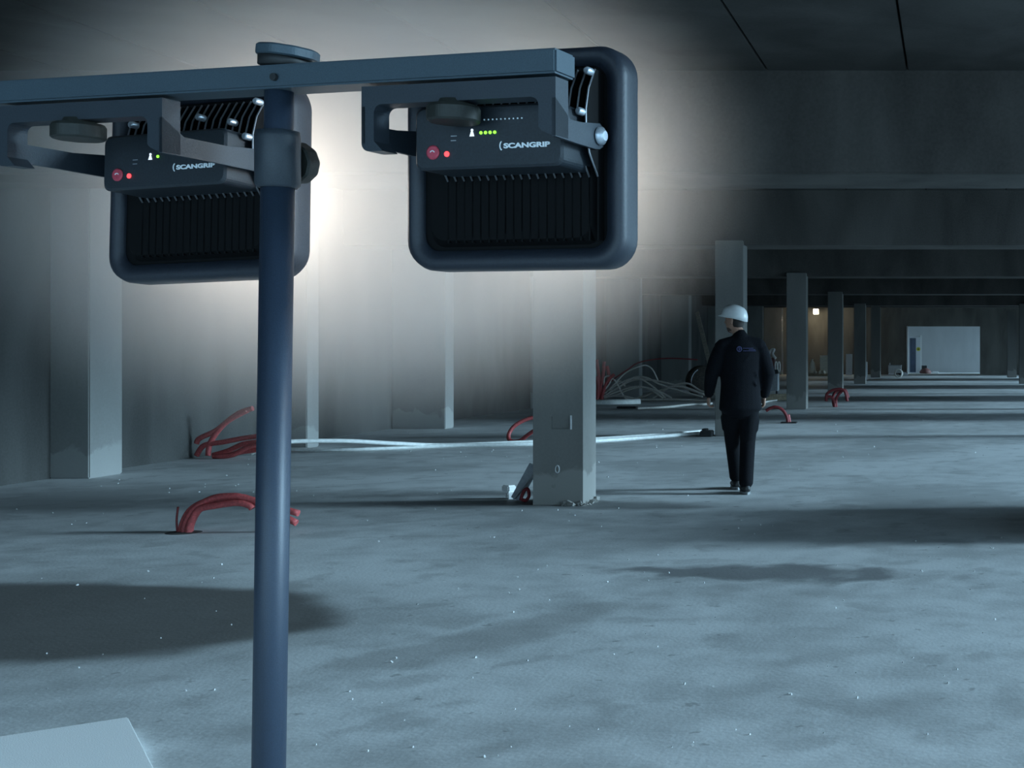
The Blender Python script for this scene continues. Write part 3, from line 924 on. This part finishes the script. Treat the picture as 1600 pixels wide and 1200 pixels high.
# near red bundle, arching out of a hole in the floor behind the pole
base = G(287, 832)
rb = empty('conduit_bundle', tuple(base)); tag(rb, 'bright red conduit bundle arching out of the floor behind the lamp pole', 'conduit', 'red conduits standing out of the floor')
for k, (dx, dy, hh, ex, ez) in enumerate(((0, 0, 0.285, 0.90, 0.15), (0.03, 0.03, 0.27, 0.87, 0.07), (-0.03, 0.02, 0.27, 0.66, 0.21), (0.0, 0.06, 0.25, 0.58, 0.20), (0.05, -0.02, 0.235, 0.55, 0.19))):
    conduit([(dx, dy, -0.05), (dx + 0.01, dy, 0.06), (dx + 0.08, dy, 0.18), (dx + 0.22, dy, hh - 0.02), (dx + 0.38, dy, hh), (0.5 + dx * .5, dy, hh - 0.02), (ex, dy, ez)], 0.026, 'conduit', 'red', rb, 12)
b = MB(); b.lathe([(0.13, 0.0), (0.10, 0.004), (0.08, 0.005)], 18); b.build('hole_mortar', M['wall'], rb)
conduit([(-0.05, 0.0, 0.0), (-0.055, 0, 0.10), (-0.05, 0.01, 0.20)], 0.008, 'cut_wire', 'darkred', rb, 6)

# second red bundle farther back, left of the pole
base = G(352, 716)
rb = empty('conduit_bundle', tuple(base)); tag(rb, 'far red conduit bundle lying by the left wall, left of the pole', 'conduit', 'red conduits standing out of the floor')
s = base.y / F
def L2(px, py, dy=0.0): return ((max(px, 300) - 345) * s, dy, max(0.035, (715 - py) * s))
for pts in (
    [L2(318, 714), L2(322, 690), L2(340, 665), L2(365, 645), L2(388, 637)],
    [L2(285, 692), L2(305, 684), L2(330, 672), L2(352, 655), L2(380, 640)],
    [L2(300, 712), L2(312, 695), L2(340, 690), L2(372, 684), L2(400, 680)],
    [L2(322, 714, .06), L2(345, 704, .06), L2(375, 692, .06), L2(420, 690, .06)],
    [L2(330, 715, -.06), L2(350, 712, -.06), L2(378, 704, -.06), L2(430, 698, -.06)],
    [L2(340, 715, -.1), L2(362, 709, -.1), L2(385, 698, -.1), L2(415, 688, -.1)]):
    conduit(pts, 0.034, 'conduit', 'red', rb, 10)

# red loop behind the nearest column
base = G(812, 692)
rb = empty('conduit_loop', tuple(base)); tag(rb, 'single red conduit loop peeking out left of the nearest column', 'conduit', 'red conduits standing out of the floor')
s = base.y / F
def L3(px, py, dy=0.0): return ((px - 812) * s, dy, max(0.03, (692 - py) * s))
conduit([L3(870, 658, .3), L3(845, 653, .25), L3(820, 655, .2), L3(800, 666, .12), L3(793, 680, .05), L3(798, 689), L3(812, 690), L3(828, 678, -.05), L3(850, 664, -.1)], 0.030, 'conduit', 'red', rb, 12)

# white pipes lying across the floor
b = MB(); b.tube(bez([G(380, 703) + up * .03, G(455, 706) + up * .03, G(560, 705) + up * .03, G(700, 699.5) + up * .03, G(830, 697) + up * .03, G(960, 690) + up * .03, G(1092, 680) + up * .03], 10), 0.030, 12)
tag(b.build('floor_pipe', M['whitepipe']), 'nearer of two white plastic pipes snaking across the floor behind the column', 'pipe', 'white pipes on the floor')
b = MB(); b.tube(bez([W(392, 708, 17.0), W(418, 696, 17.0), W(455, 690, 17.2), W(540, 689, 17.6), W(620, 693, 18.1), W(700, 695.5, 18.6), G(830, 693.5) + up * .03, G(960, 687) + up * .03, G(1096, 677) + up * .03], 10), 0.030, 12)
tag(b.build('floor_pipe', M['whitepipe']), 'farther white plastic pipe, bowing up from the floor beside the pole', 'pipe', 'white pipes on the floor')
e = G(1104, 682)
b = MB(); b.box(-0.09, 0.10, -0.12, 0.12, 0, 0.10); b.box(-0.07, 0.02, -0.10, 0.10, 0.10, 0.13)
o = b.build('rubber_block', M['black'], bevel=0.012); o.location = e
tag(o, 'black rubber block at the pipe ends by the worker', 'block')

# red conduits and fan of white cables behind the nearest column
YC = 34.0
cb = empty('cable_bundle', tuple(G(940, 628))); tag(cb, 'heap of white cables fanning out of a red conduit cluster by the wall', 'cables')
s = cb.location.y / F
def L4(px, py, dy=0.0): return ((px - 940) * s, dy, max(0.02, (628 - py) * s))
for pts in ([L4(925, 627), L4(934, 610), L4(941, 595), L4(944, 565)], [L4(930, 627), L4(938, 612), L4(936, 590), L4(932, 562)], [L4(940, 627), L4(944, 608), L4(952, 592), L4(960, 585)],
            [L4(936, 627, .2), L4(940, 610, .2), L4(948, 590, .2), L4(945, 572, .2)], [L4(934, 627, -.1), L4(936, 606, -.1), L4(934, 588, -.1)],
            [L4(938, 618), L4(955, 596), L4(980, 578), L4(1000, 566), L4(1040, 560), L4(1090, 562)]):
    conduit(pts, 0.045 if pts[-1][0] < 0.6 else 0.018, 'conduit', 'red' if pts[-1][0] < 0.6 else 'darkred', cb, 10)
for pts, m, rr in (
    ([L4(942, 612), L4(952, 600), L4(958, 592), L4(966, 602), L4(974, 618), L4(984, 627), L4(992, 628)], 'cable', 0.022),
    ([L4(942, 616), L4(962, 602), L4(985, 592), L4(1000, 592), L4(1020, 604), L4(1040, 622)], 'dusty', 0.022),
    ([L4(944, 618), L4(968, 604), L4(990, 590), L4(1010, 590), L4(1030, 600), L4(1060, 610), L4(1098, 620)], 'dusty', 0.024),
    ([L4(944, 620), L4(975, 608), L4(1000, 604), L4(1030, 612), L4(1050, 622)], 'dusty', 0.024),
    ([L4(944, 622), L4(965, 616), L4(985, 608), L4(1010, 606), L4(1036, 622)], 'dusty', 0.022),
    ([L4(946, 614), L4(960, 600), L4(978, 582), L4(998, 573), L4(1010, 571), L4(1020, 578), L4(1028, 594)], 'cable', 0.018),
    ([L4(945, 610), L4(944, 592), L4(948, 588), L4(954, 588)], 'cable', 0.022),
    ([L4(942, 619), L4(972, 619), L4(1000, 624), L4(1050, 624), L4(1110, 626)], 'dusty', 0.03),
    ([L4(948, 616, .3), L4(980, 596, .3), L4(1010, 594, .3), L4(1050, 602, .3), L4(1080, 612, .3), L4(1110, 620, .3)], 'dusty', 0.026),
    ([L4(948, 614, .2), L4(956, 604, .2), L4(966, 596, .2), L4(974, 604, .2)], 'cable', 0.02),
    ([L4(942, 614, .1), L4(956, 602, .1), L4(962, 598, .1)], 'cable', 0.02),
    ([L4(1010, 626, .5), L4(1040, 606, .5), L4(1068, 600, .5), L4(1090, 612, .5), L4(1116, 618, .5)], 'dusty', 0.026),
    ([L4(985, 626, .2), L4(1030, 610, .2), L4(1060, 604, .2), L4(1100, 618, .2)], 'dusty', 0.03)):
    conduit(pts, rr, 'cable', m, cb, 8)
b = MB(); b.tube([G(915, 632) + up * .05, G(955, 632) + up * .05, G(1000, 631) + up * .05], 0.075, 14)
tag(b.build('floor_pipe', M['whitepipe']), 'short thick white pipe lying just right of the nearest column', 'pipe')
b = MB(); b.tube(bez([G(996, 640) + up * .03, G(1040, 638) + up * .03, G(1078, 634) + up * .03, G(1100, 633.5) + up * .03, G(1112, 632) + up * .03], 6), 0.028, 10)
tag(b.build('loose_cable', M['cable']), 'thin pale cable on the floor running towards the worker', 'cable')
b = MB(); b.bar(G(965, 638.5) + up * .03, G(995, 638.5) + up * .03, 0.2, 0.05)
tag(b.build('dark_batten', M['black'], bevel=0.008), 'short dark batten lying in front of the white cables', 'batten')

# white cable right of the worker
b = MB(); b.tube(bez([G(1183, 645) + up * .02, G(1189, 634) + up * .04, G(1200, 629) + up * .03, G(1214, 627) + up * .03], 6), 0.022, 10)
tag(b.build('loose_cable', M['cable']), 'short white cable on the floor just right of the worker', 'cable')

# single dark red bent conduit right of the worker
base = G(1232, 661)
rb = empty('conduit_loop', tuple(base)); tag(rb, 'bent dark red conduit on a black plate right of the worker', 'conduit', 'red conduits standing out of the floor')
s = base.y / F
def L5(px, py, dy=0.0): return ((px - 1232) * s, dy, max(0.0, (661 - py) * s))
conduit([L5(1231, 661), L5(1229, 650), L5(1222, 640), L5(1212, 636), L5(1203, 638), L5(1197, 642)], 0.030, 'conduit', 'darkred', rb, 12)
conduit([L5(1233, 661, .08), L5(1232, 654, .08), L5(1231, 648, .08)], 0.030, 'conduit', 'red', rb, 12)
b = MB(); b.box(-0.14, 0.16, -0.12, 0.12, 0, 0.02); b.build('base_plate', M['black'], rb)

# loops at the foot of the fourth column
base = G(1305, 636)
rb = empty('conduit_bundle', tuple(base)); tag(rb, 'tangle of dark red conduit loops standing far right on the floor', 'conduit', 'red conduits standing out of the floor')
s = base.y / F
def L6(px, py, dy=0.0): return ((px - 1305) * s, dy, max(0.0, (636 - py) * s))
for pts in ([L6(1304, 636), L6(1303, 627), L6(1298, 620), L6(1292, 621), L6(1291, 627)], [L6(1291, 626), L6(1292, 616), L6(1300, 610), L6(1312, 608), L6(1320, 612), L6(1324, 627)],
            [L6(1306, 636, .1), L6(1306, 624, .1), L6(1312, 614, .1), L6(1320, 610, .1), L6(1325, 622, .1)], [L6(1302, 636, .2), L6(1300, 622, .2), L6(1305, 612, .2), L6(1314, 609, .2)]):
    conduit(pts, 0.036, 'conduit', 'darkred', rb, 10)

# ================================================================== BITS AND PIECES
# things leaning on the left of the nearest column
b = MB(); b.bar(G(806, 782) + up * 0.01, W(835, 727, 12.1), 0.10, 0.015, (0.3, -1, 0.3))
b.bar(G(812, 782) + Vector((-.04, -0.03, 0.02)), W(838, 734, 12.0), 0.015, 0.05, (0.3, -1, 0.3))
tag(b.build('steel_channel', M['grey'], bevel=0.003), 'grey steel channel leaning against the left side of the nearest column', 'metal bar')
for px, py, dz, lb in ((799, 779, 0.0, 'lower white block on the floor left of the nearest column'), (804, 776, 0.065, 'upper white block, atop the other, left of the nearest column')):
    p = G(px, py)
    b = MB(); b.box(-0.045, 0.045, -0.06, 0.06, 0, 0.065)
    o = b.build('plastic_block', M['foam'], bevel=0.012); o.location = (p.x, p.y if dz == 0 else G(799, 779).y, dz + 0.001); o.rotation_euler = (0, 0, 0.5 if dz == 0 else 0.9)
    tag(o, lb, 'block', 'white blocks by the column')
p = G(828, 783)
b = MB(); b.tube(bez([(-0.05, 0.0, 0.02), (-0.03, 0.03, 0.10), (0.0, 0.05, 0.12), (0.02, 0.03, 0.06), (0.0, 0.0, 0.02), (-0.03, -0.02, 0.03)], 6), 0.016, 8)
o = b.build('red_hose_end', M['darkred']); o.location = (p.x - 0.005, p.y - 0.10, 0.0)
tag(o, 'crumpled dark red hose end at the foot of the nearest column', 'hose')

# leaning plank behind the worker
b = MB(); b.bar(Vector((-7.3, 40.0, 0.03)), W(1089, 488, 43.9), 0.14, 0.04, (0, -1, 0.2))
tag(b.build('leaning_plank', M['palewood'], bevel=0.005), 'pale plank leaning against the wall left of the worker\'s hat', 'plank')

# cable reel left of the worker
p = G(1098, 622); p.y = 37.5; p.x = (1098 - CX) / F * 37.5
reel = empty('cable_reel', tuple(p), R(25)); tag(reel, 'dark cable reel half hidden behind the worker\'s left arm', 'cable reel')
rm = Matrix.Translation((0, 0, 0.46)) @ Matrix.Rotation(R(90), 4, 'X')
for y in (-0.22, 0.22):
    b = MB(); b.lathe([(0.10, -0.015), (0.45, -0.015), (0.46, 0), (0.45, 0.015), (0.10, 0.015)], 28, Matrix.Translation((0, y, 0)) @ rm); b.build('flange', M['darkwood'], reel)
b = MB(); b.lathe([(0.30, -0.2), (0.32, -0.1), (0.30, 0.0), (0.33, 0.1), (0.30, 0.2)], 24, rm); b.build('wound_cable', M['black'], reel)
for k in range(3):
    b = MB(); a0 = k * 2.1
    b.tube([tuple(rm @ Vector((0.40 * math.cos(a), 0.40 * math.sin(a), 0.245))) for a in [a0 + 0.25 * q for q in range(6)]], 0.014, 8); b.build('loose_wire', M['screw'], reel)

# site machine right of the worker: grey stand, brown red box, white loop handles, bundle on top
p = G(1205, 617); 
mc = empty('site_machine', tuple(p)); tag(mc, 'grey pump unit with brown box and white loop handles, right of the worker', 'machine')
s = p.y / F
def L7(px, py): return ((px - 1205) * s, (617 - py) * s)
def rect(mb, x0, y0, x1, y1, d0, d1):
    a, c = L7(x0, y1), L7(x1, y0); mb.box(a[0], c[0], d0, d1, a[1], c[1])
b = MB(); rect(b, 1196, 583, 1215, 611, 0, 0.4); b.build('cabinet', M['grey'], mc, bevel=0.02)
b = MB(); rect(b, 1192, 559, 1210, 580, 0, 0.35); b.build('motor_box', M['brownred'], mc, bevel=0.02)
b = MB(); rect(b, 1190, 577, 1216, 584, -0.05, 0.45); b.build('tray', M['black'], mc, bevel=0.01)
for px in (1213, 1217.5):
    pts = []
    for q in range(16):
        a = 2 * math.pi * q / 16
        x, z = L7(px + 1.7 * math.cos(a), 573 - 8 * math.sin(a)); pts.append((x, -0.03, z))
    b = MB(); b.tube(pts, 0.016, 8, closed=True); b.build('loop_handle', M['whitepipe'], mc)
b = MB(); b.tube(bez([L7(1200, 559)[:1] + (0.1,) + L7(1200, 559)[1:], L7(1203, 548)[:1] + (0.1,) + L7(1203, 548)[1:], L7(1209, 546)[:1] + (0.08,) + L7(1209, 546)[1:], L7(1207, 553)[:1] + (0.05,) + L7(1207, 553)[1:], L7(1212, 560)[:1] + (0.0,) + L7(1212, 560)[1:]], 5), 0.04, 8); b.build('valve_hose', M['lightgrey'], mc)
for x in (1198, 1213):
    b = MB(); rect(b, x - 1.3, 611, x + 1.3, 617, 0.05, 0.30); b.build('foot', M['black'], mc)
for q, (px0, px1, py, lb) in enumerate(((1192, 1229, 622, 'front timber batten on the floor below the grey pump unit'), (1200, 1229, 617.5, 'rear timber batten on the floor below the grey pump unit'))):
    b = MB(); b.bar(G(px0, py + 4) + up * 0.05, G(px1, py + 3) + up * 0.05, 0.12, 0.10)
    tag(b.build('timber_batten', M['wood'], bevel=0.008), lb, 'timber', 'battens by the pump')

# warm lit back corner: flood light, crates, pallet, boards
YW = 68.0
fl = empty('flood_light', (W(1275, 487, YW).x, YW, 0)); tag(fl, 'bright warm flood light hung high in the back corner', 'flood light')
zf = W(1275, 487, YW).z
b = MB(); b.bar((0, 0.1, ZC), (0, 0.1, zf + 0.1), 0.04, 0.04); b.build('hanger', M['black'], fl)
b = MB(); b.box(-0.16, 0.16, -0.02, 0.16, zf - 0.14, zf + 0.16); b.build('housing', M['grey'], fl, bevel=0.02)
b = MB(); b.box(-0.13, 0.13, -0.035, -0.02, zf - 0.12, zf + 0.14); b.build('lens', M['warm'], fl)
wl_ = bpy.data.lights.new('flood_bulb', 'POINT'); wl_.energy = 45; wl_.color = (1.0, 0.87, 0.62); wl_.shadow_soft_size = 0.1
wo = bpy.data.objects.new('flood_bulb', wl_); C.objects.link(wo); wo.parent = fl; wo.location = (0, -0.25, zf - 0.25)
px0 = W(1279, 0, 65).x; 
pallet_x = (1282 - CX) / F * 65
pl = empty('pallet', (pallet_x, 65.2, 0)); tag(pl, 'dark timber pallet under the cream crates in the warm corner', 'pallet')
for k in range(3):
    b = MB(); b.box(-0.75, 0.75, -0.5 + 0.42 * k, -0.38 + 0.42 * k, 0, 0.10); b.build('bearer', M['wood'], pl)
for k in range(6):
    b = MB(); b.box(-0.75 + 0.26 * k, -0.55 + 0.26 * k, -0.5, 0.5, 0.10, 0.13); b.build('deck_board', M['wood'], pl)
for k in range(5):
    cr = empty('plastic_crate', (pallet_x + 0.28, 65.0, 0.132 + 0.185 * k))
    tag(cr, ['bottom', 'second lowest', 'middle', 'second highest', 'topmost'][k] + ' cream crate of the stack on the pallet', 'crate', 'stack of cream crates')
    b = MB(); b.box(-0.28, 0.28, -0.2, 0.2, 0, 0.15); b.build('crate_body', M['cream'], cr)
    b = MB(); b.box(-0.30, 0.30, -0.22, 0.22, 0.15, 0.18); b.build('crate_rim', M['cream'], cr, bevel=0.006)
sk = MB()
sk.lathe([(0.16, 0), (0.20, 0.08), (0.17, 0.35), (0.13, 0.55), (0.05, 0.66), (0.08, 0.74)], 16, Matrix.Translation((pallet_x - 0.42, 65.0, 0.131)))
tag(sk.build('cement_sack', M['cream']), 'pale tied sack standing left of the cream crates', 'sack')
for q in range(3):
    b = MB(); b.lathe([(0.05, 0), (0.09, 0.03), (0.09, 0.09), (0.04, 0.14)], 12, Matrix.Translation((pallet_x - 0.22 + 0.21 * q, 64.68, 0.131)))
    tag(b.build('paint_tin', M['palewood']), ['left', 'middle', 'right'][q] + ' small tin in front of the cream crates', 'tin', 'tins on the pallet')
b = MB(); x0 = (1321 - CX) / F * 66; x1 = (1331 - CX) / F * 66
b.box(x0, x1, 0, 0.03, 0.02, 1.12, Matrix.Translation((0, 66.2, 0)) @ Matrix.Rotation(R(-6), 4, 'X'))
tag(b.build('leaning_board', M['lightgrey'], bevel=0.006), 'pale board leaning upright between the fourth and fifth columns', 'board')
b = MB(); x0 = (1353 - CX) / F * 58; 
b.box(x0 - 0.03, x0 + 0.05, 0, 0.3, 0.0, 0.80, Matrix.Translation((0, 58, 0)))
tag(b.build('white_post', M['whitepaint'], bevel=0.01), 'short white post beside the fifth column', 'post')

# grey crate on wheels and drum near the doorway
p = G(1398, 586)
gc = empty('wheeled_crate', tuple(p)); tag(gc, 'grey wheeled site box left of the bright doorway', 'site box')
s = p.y / F
b = MB(); b.box(-10 * s, 10 * s, 0, 0.7, 3 * s, 15 * s); b.build('box_body', M['lightgrey'], gc, bevel=0.02)
b = MB(); b.box(-10.5 * s, 10.5 * s, -0.03, 0.73, 14.5 * s, 15.5 * s); b.build('lid', M['grey'], gc, bevel=0.01)
b = MB(); b.box(-8.5 * s, -7 * s, 0.1, 0.2, 15 * s, 19 * s); b.build('handle_post', M['lightgrey'], gc)
b = MB(); b.box(-10 * s, -1 * s, -0.02, 0.05, 0.5 * s, 3 * s); b.build('bumper', M['whitepaint'], gc)
for x in (-8 * s, 8 * s):
    b = MB(); b.lathe([(0.06, -0.03), (0.10, -0.03), (0.10, 0.03), (0.06, 0.03)], 16, Matrix.Translation((x, 0.3, 0.10)) @ Matrix.Rotation(R(90), 4, 'X')); b.build('wheel', M['black'], gc)
p = G(1404, 590)
dr = empty('hose_coil', tuple(p)); tag(dr, 'coiled pale hose ring standing against the grey site box', 'hose coil')
s = p.y / F
for k in range(4):
    pts = [(6 * s * math.cos(a) * (0.85 + .05 * k), -0.10 + 0.06 * k, 6.6 * s + 6 * s * math.sin(a)) for a in [2 * math.pi * q / 20 for q in range(20)]]
    b = MB(); b.tube(pts, 0.035, 8, closed=True); b.build('hose_turn', M['dusty'] if k % 2 else M['cable'], dr)
p = G(1415, 586.6)
b = MB(); b.box(-0.22, 0.12, -0.15, 0.15, 0, 0.10); b.box(-0.18, 0.05, -0.1, 0.1, 0.10, 0.17)
o = b.build('rubble_bag', M['whitepaint'], bevel=0.03); o.location = p
tag(o, 'small white bag at the left foot of the bright doorway', 'bag')

# behind the doorway: cabinet door with yellow sign, red bag, white bits
dx = (1421 - CX) / F * 72.0
cab = empty('yard_cabinet', (dx, 72.0, 0)); tag(cab, 'white cabinet with dark blue glass and yellow sign beyond the doorway', 'cabinet')
b = MB(); b.box(0, 0.66, 0, 0.4, 0.02, 2.05); b.build('cabinet_body', M['whitepaint'], cab, bevel=0.015)
b = MB(); b.box(0.02, 0.36, -0.02, 0.0, 0.06, 1.98); b.build('glass_door', M['glassblue'], cab)
b = MB(); b.box(0.62, 0.68, -0.03, 0.02, 0.02, 2.12); b.build('door_edge', M['foam'], cab)
b = MB()
b.lathe([(0.11, 0), (0.11, 0.01)], 18, Matrix.Translation((0.50, -0.004, 1.36)) @ Matrix.Rotation(R(90), 4, 'X'))
sg = b.build('warning_sign', M['yellow'], cab)
b = MB(); b.add([(0.44, -0.016, 1.32), (0.56, -0.016, 1.32), (0.50, -0.016, 1.43)], [(0, 1, 2)]); b.build('sign_symbol', M['black'], sg)
b = MB(); b.lathe([(0.30, 0), (0.34, 0.08), (0.24, 0.22), (0.10, 0.30)], 16, Matrix.Translation(((1446 - CX) / F * 71.5, 71.5, 0)))
tag(b.build('red_bag', M['brownred']), 'red bag lying on the floor beyond the doorway', 'bag')
b = MB(); b.box(-0.08, 0.26, 0.0, 0.3, 0, 0.42, Matrix.Translation(((1441 - CX) / F * 73, 73.2, 0)))
tag(b.build('black_case', M['black'], bevel=0.02), 'black case standing behind the red bag', 'case')
b = MB(); b.box(-0.15, 0.2, 0.0, 0.2, 0, 0.12, Matrix.Translation(((1461 - CX) / F * 71, 71.0, 0)))
tag(b.build('white_parcel', M['foam'], bevel=0.02), 'small white parcel at the right of the doorway floor', 'parcel')
b = MB(); b.box(-2.3, 1.6, YF - 0.08, YF + 0.3, 0, 0.035)
struct(b.build('trim_2', M['palewood'], bevel=0.005))

# white foam board at the lower left corner
q0, q1 = G(200, 1120), None
d1 = Vector((0.62, -0.785, 0)).normalized(); d2 = Vector((-0.785, -0.62, 0)).normalized()
TH = 0.05
q0 = W(200, 1120, H * F / (1120 - CY) * (H - TH) / H)
b = MB()
c = [q0, q0 + d1 * 1.2, q0 + d1 * 1.2 + d2 * 0.8, q0 + d2 * 0.8]
b.loops([[(p.x, p.y, 0.001) for p in c], [(p.x, p.y, TH) for p in c]])
tag(b.build('foam_board', M['foam'], bevel=0.004), 'plain white foam board lying on the floor in the lower left corner', 'board')

# crumbs of mortar all over the floor
b = MB()
for k in range(420):
    py = CY + 2900 / random.uniform(4.4, 30) if k % 3 else random.uniform(620, 1195)
    px = random.uniform(20, 1590)
    p = G(px, py)
    if CX0 - .1 < p.x < CX1 + .1 and 11.6 < p.y < 12.4: continue
    if (p - G(287, 832)).length < 1.3 and p.x > -6.3: continue
    if p.x < XL + 0.6 or p.y < 5.2 and p.x < -2.5: continue
    s = random.uniform(0.0016, 0.0045) * (1 + p.y * 0.05)
    mt = Matrix.Translation((p.x, p.y, s * 0.5)) @ Euler((random.random() * 6, random.random() * 6, random.random() * 6)).to_matrix().to_4x4()
    b.box(-s, s, -s * .7, s * .7, -s * .6, s * .6, mt)
tag(b.build('mortar_crumbs', M['crumb']), 'pale mortar crumbs scattered all over the concrete floor', 'crumbs', kind='stuff')

# ================================================================== HAZE in front of the lamps
HZR = Vector((0.76, 0.36, 0.42)); HN0 = 0.25         # half sizes; starts just in front of the lamp faces
hc = onbar(0.58, 0.0, 1.70)
hz = MB()
hz.box(-HZR.x, HZR.x, HN0, HN0 + HZR.y, -HZR.z, HZR.z)
m = bpy.data.materials.new('lit_haze'); m.use_nodes = True
nt = m.node_tree; N, L = nt.nodes, nt.links
N.remove(N['Principled BSDF'])
out = N['Material Output']
vs = N.new('ShaderNodeVolumeScatter')
vs.inputs['Color'].default_value = (1.0, 0.95, 0.90, 1); vs.inputs['Anisotropy'].default_value = 0.0
tc = N.new('ShaderNodeTexCoord')
mp = N.new('ShaderNodeMapping'); mp.vector_type = 'POINT'
mp.inputs['Location'].default_value = (0, -HN0 / HZR.y, 0)
mp.inputs['Scale'].default_value = (1 / HZR.x, 1 / HZR.y, 1 / HZR.z)
L.new(tc.outputs['Object'], mp.inputs['Vector'])
ln = N.new('ShaderNodeVectorMath'); ln.operation = 'LENGTH'; L.new(mp.outputs['Vector'], ln.inputs[0])
mr = N.new('ShaderNodeMapRange'); mr.interpolation_type = 'SMOOTHSTEP'
mr.inputs['From Min'].default_value = 0.55; mr.inputs['From Max'].default_value = 1.0
mr.inputs['To Min'].default_value = 1.7; mr.inputs['To Max'].default_value = 0.0
L.new(ln.outputs['Value'], mr.inputs['Value'])
L.new(mr.outputs[0], vs.inputs['Density'])
L.new(vs.outputs[0], out.inputs['Volume'])
ho = hz.build('dust_haze', m)
ho.location = hc; ho.rotation_euler = (0, 0, BANG)
tag(ho, 'pale dusty haze glowing in the beams of the two work lamps', 'haze', kind='stuff')
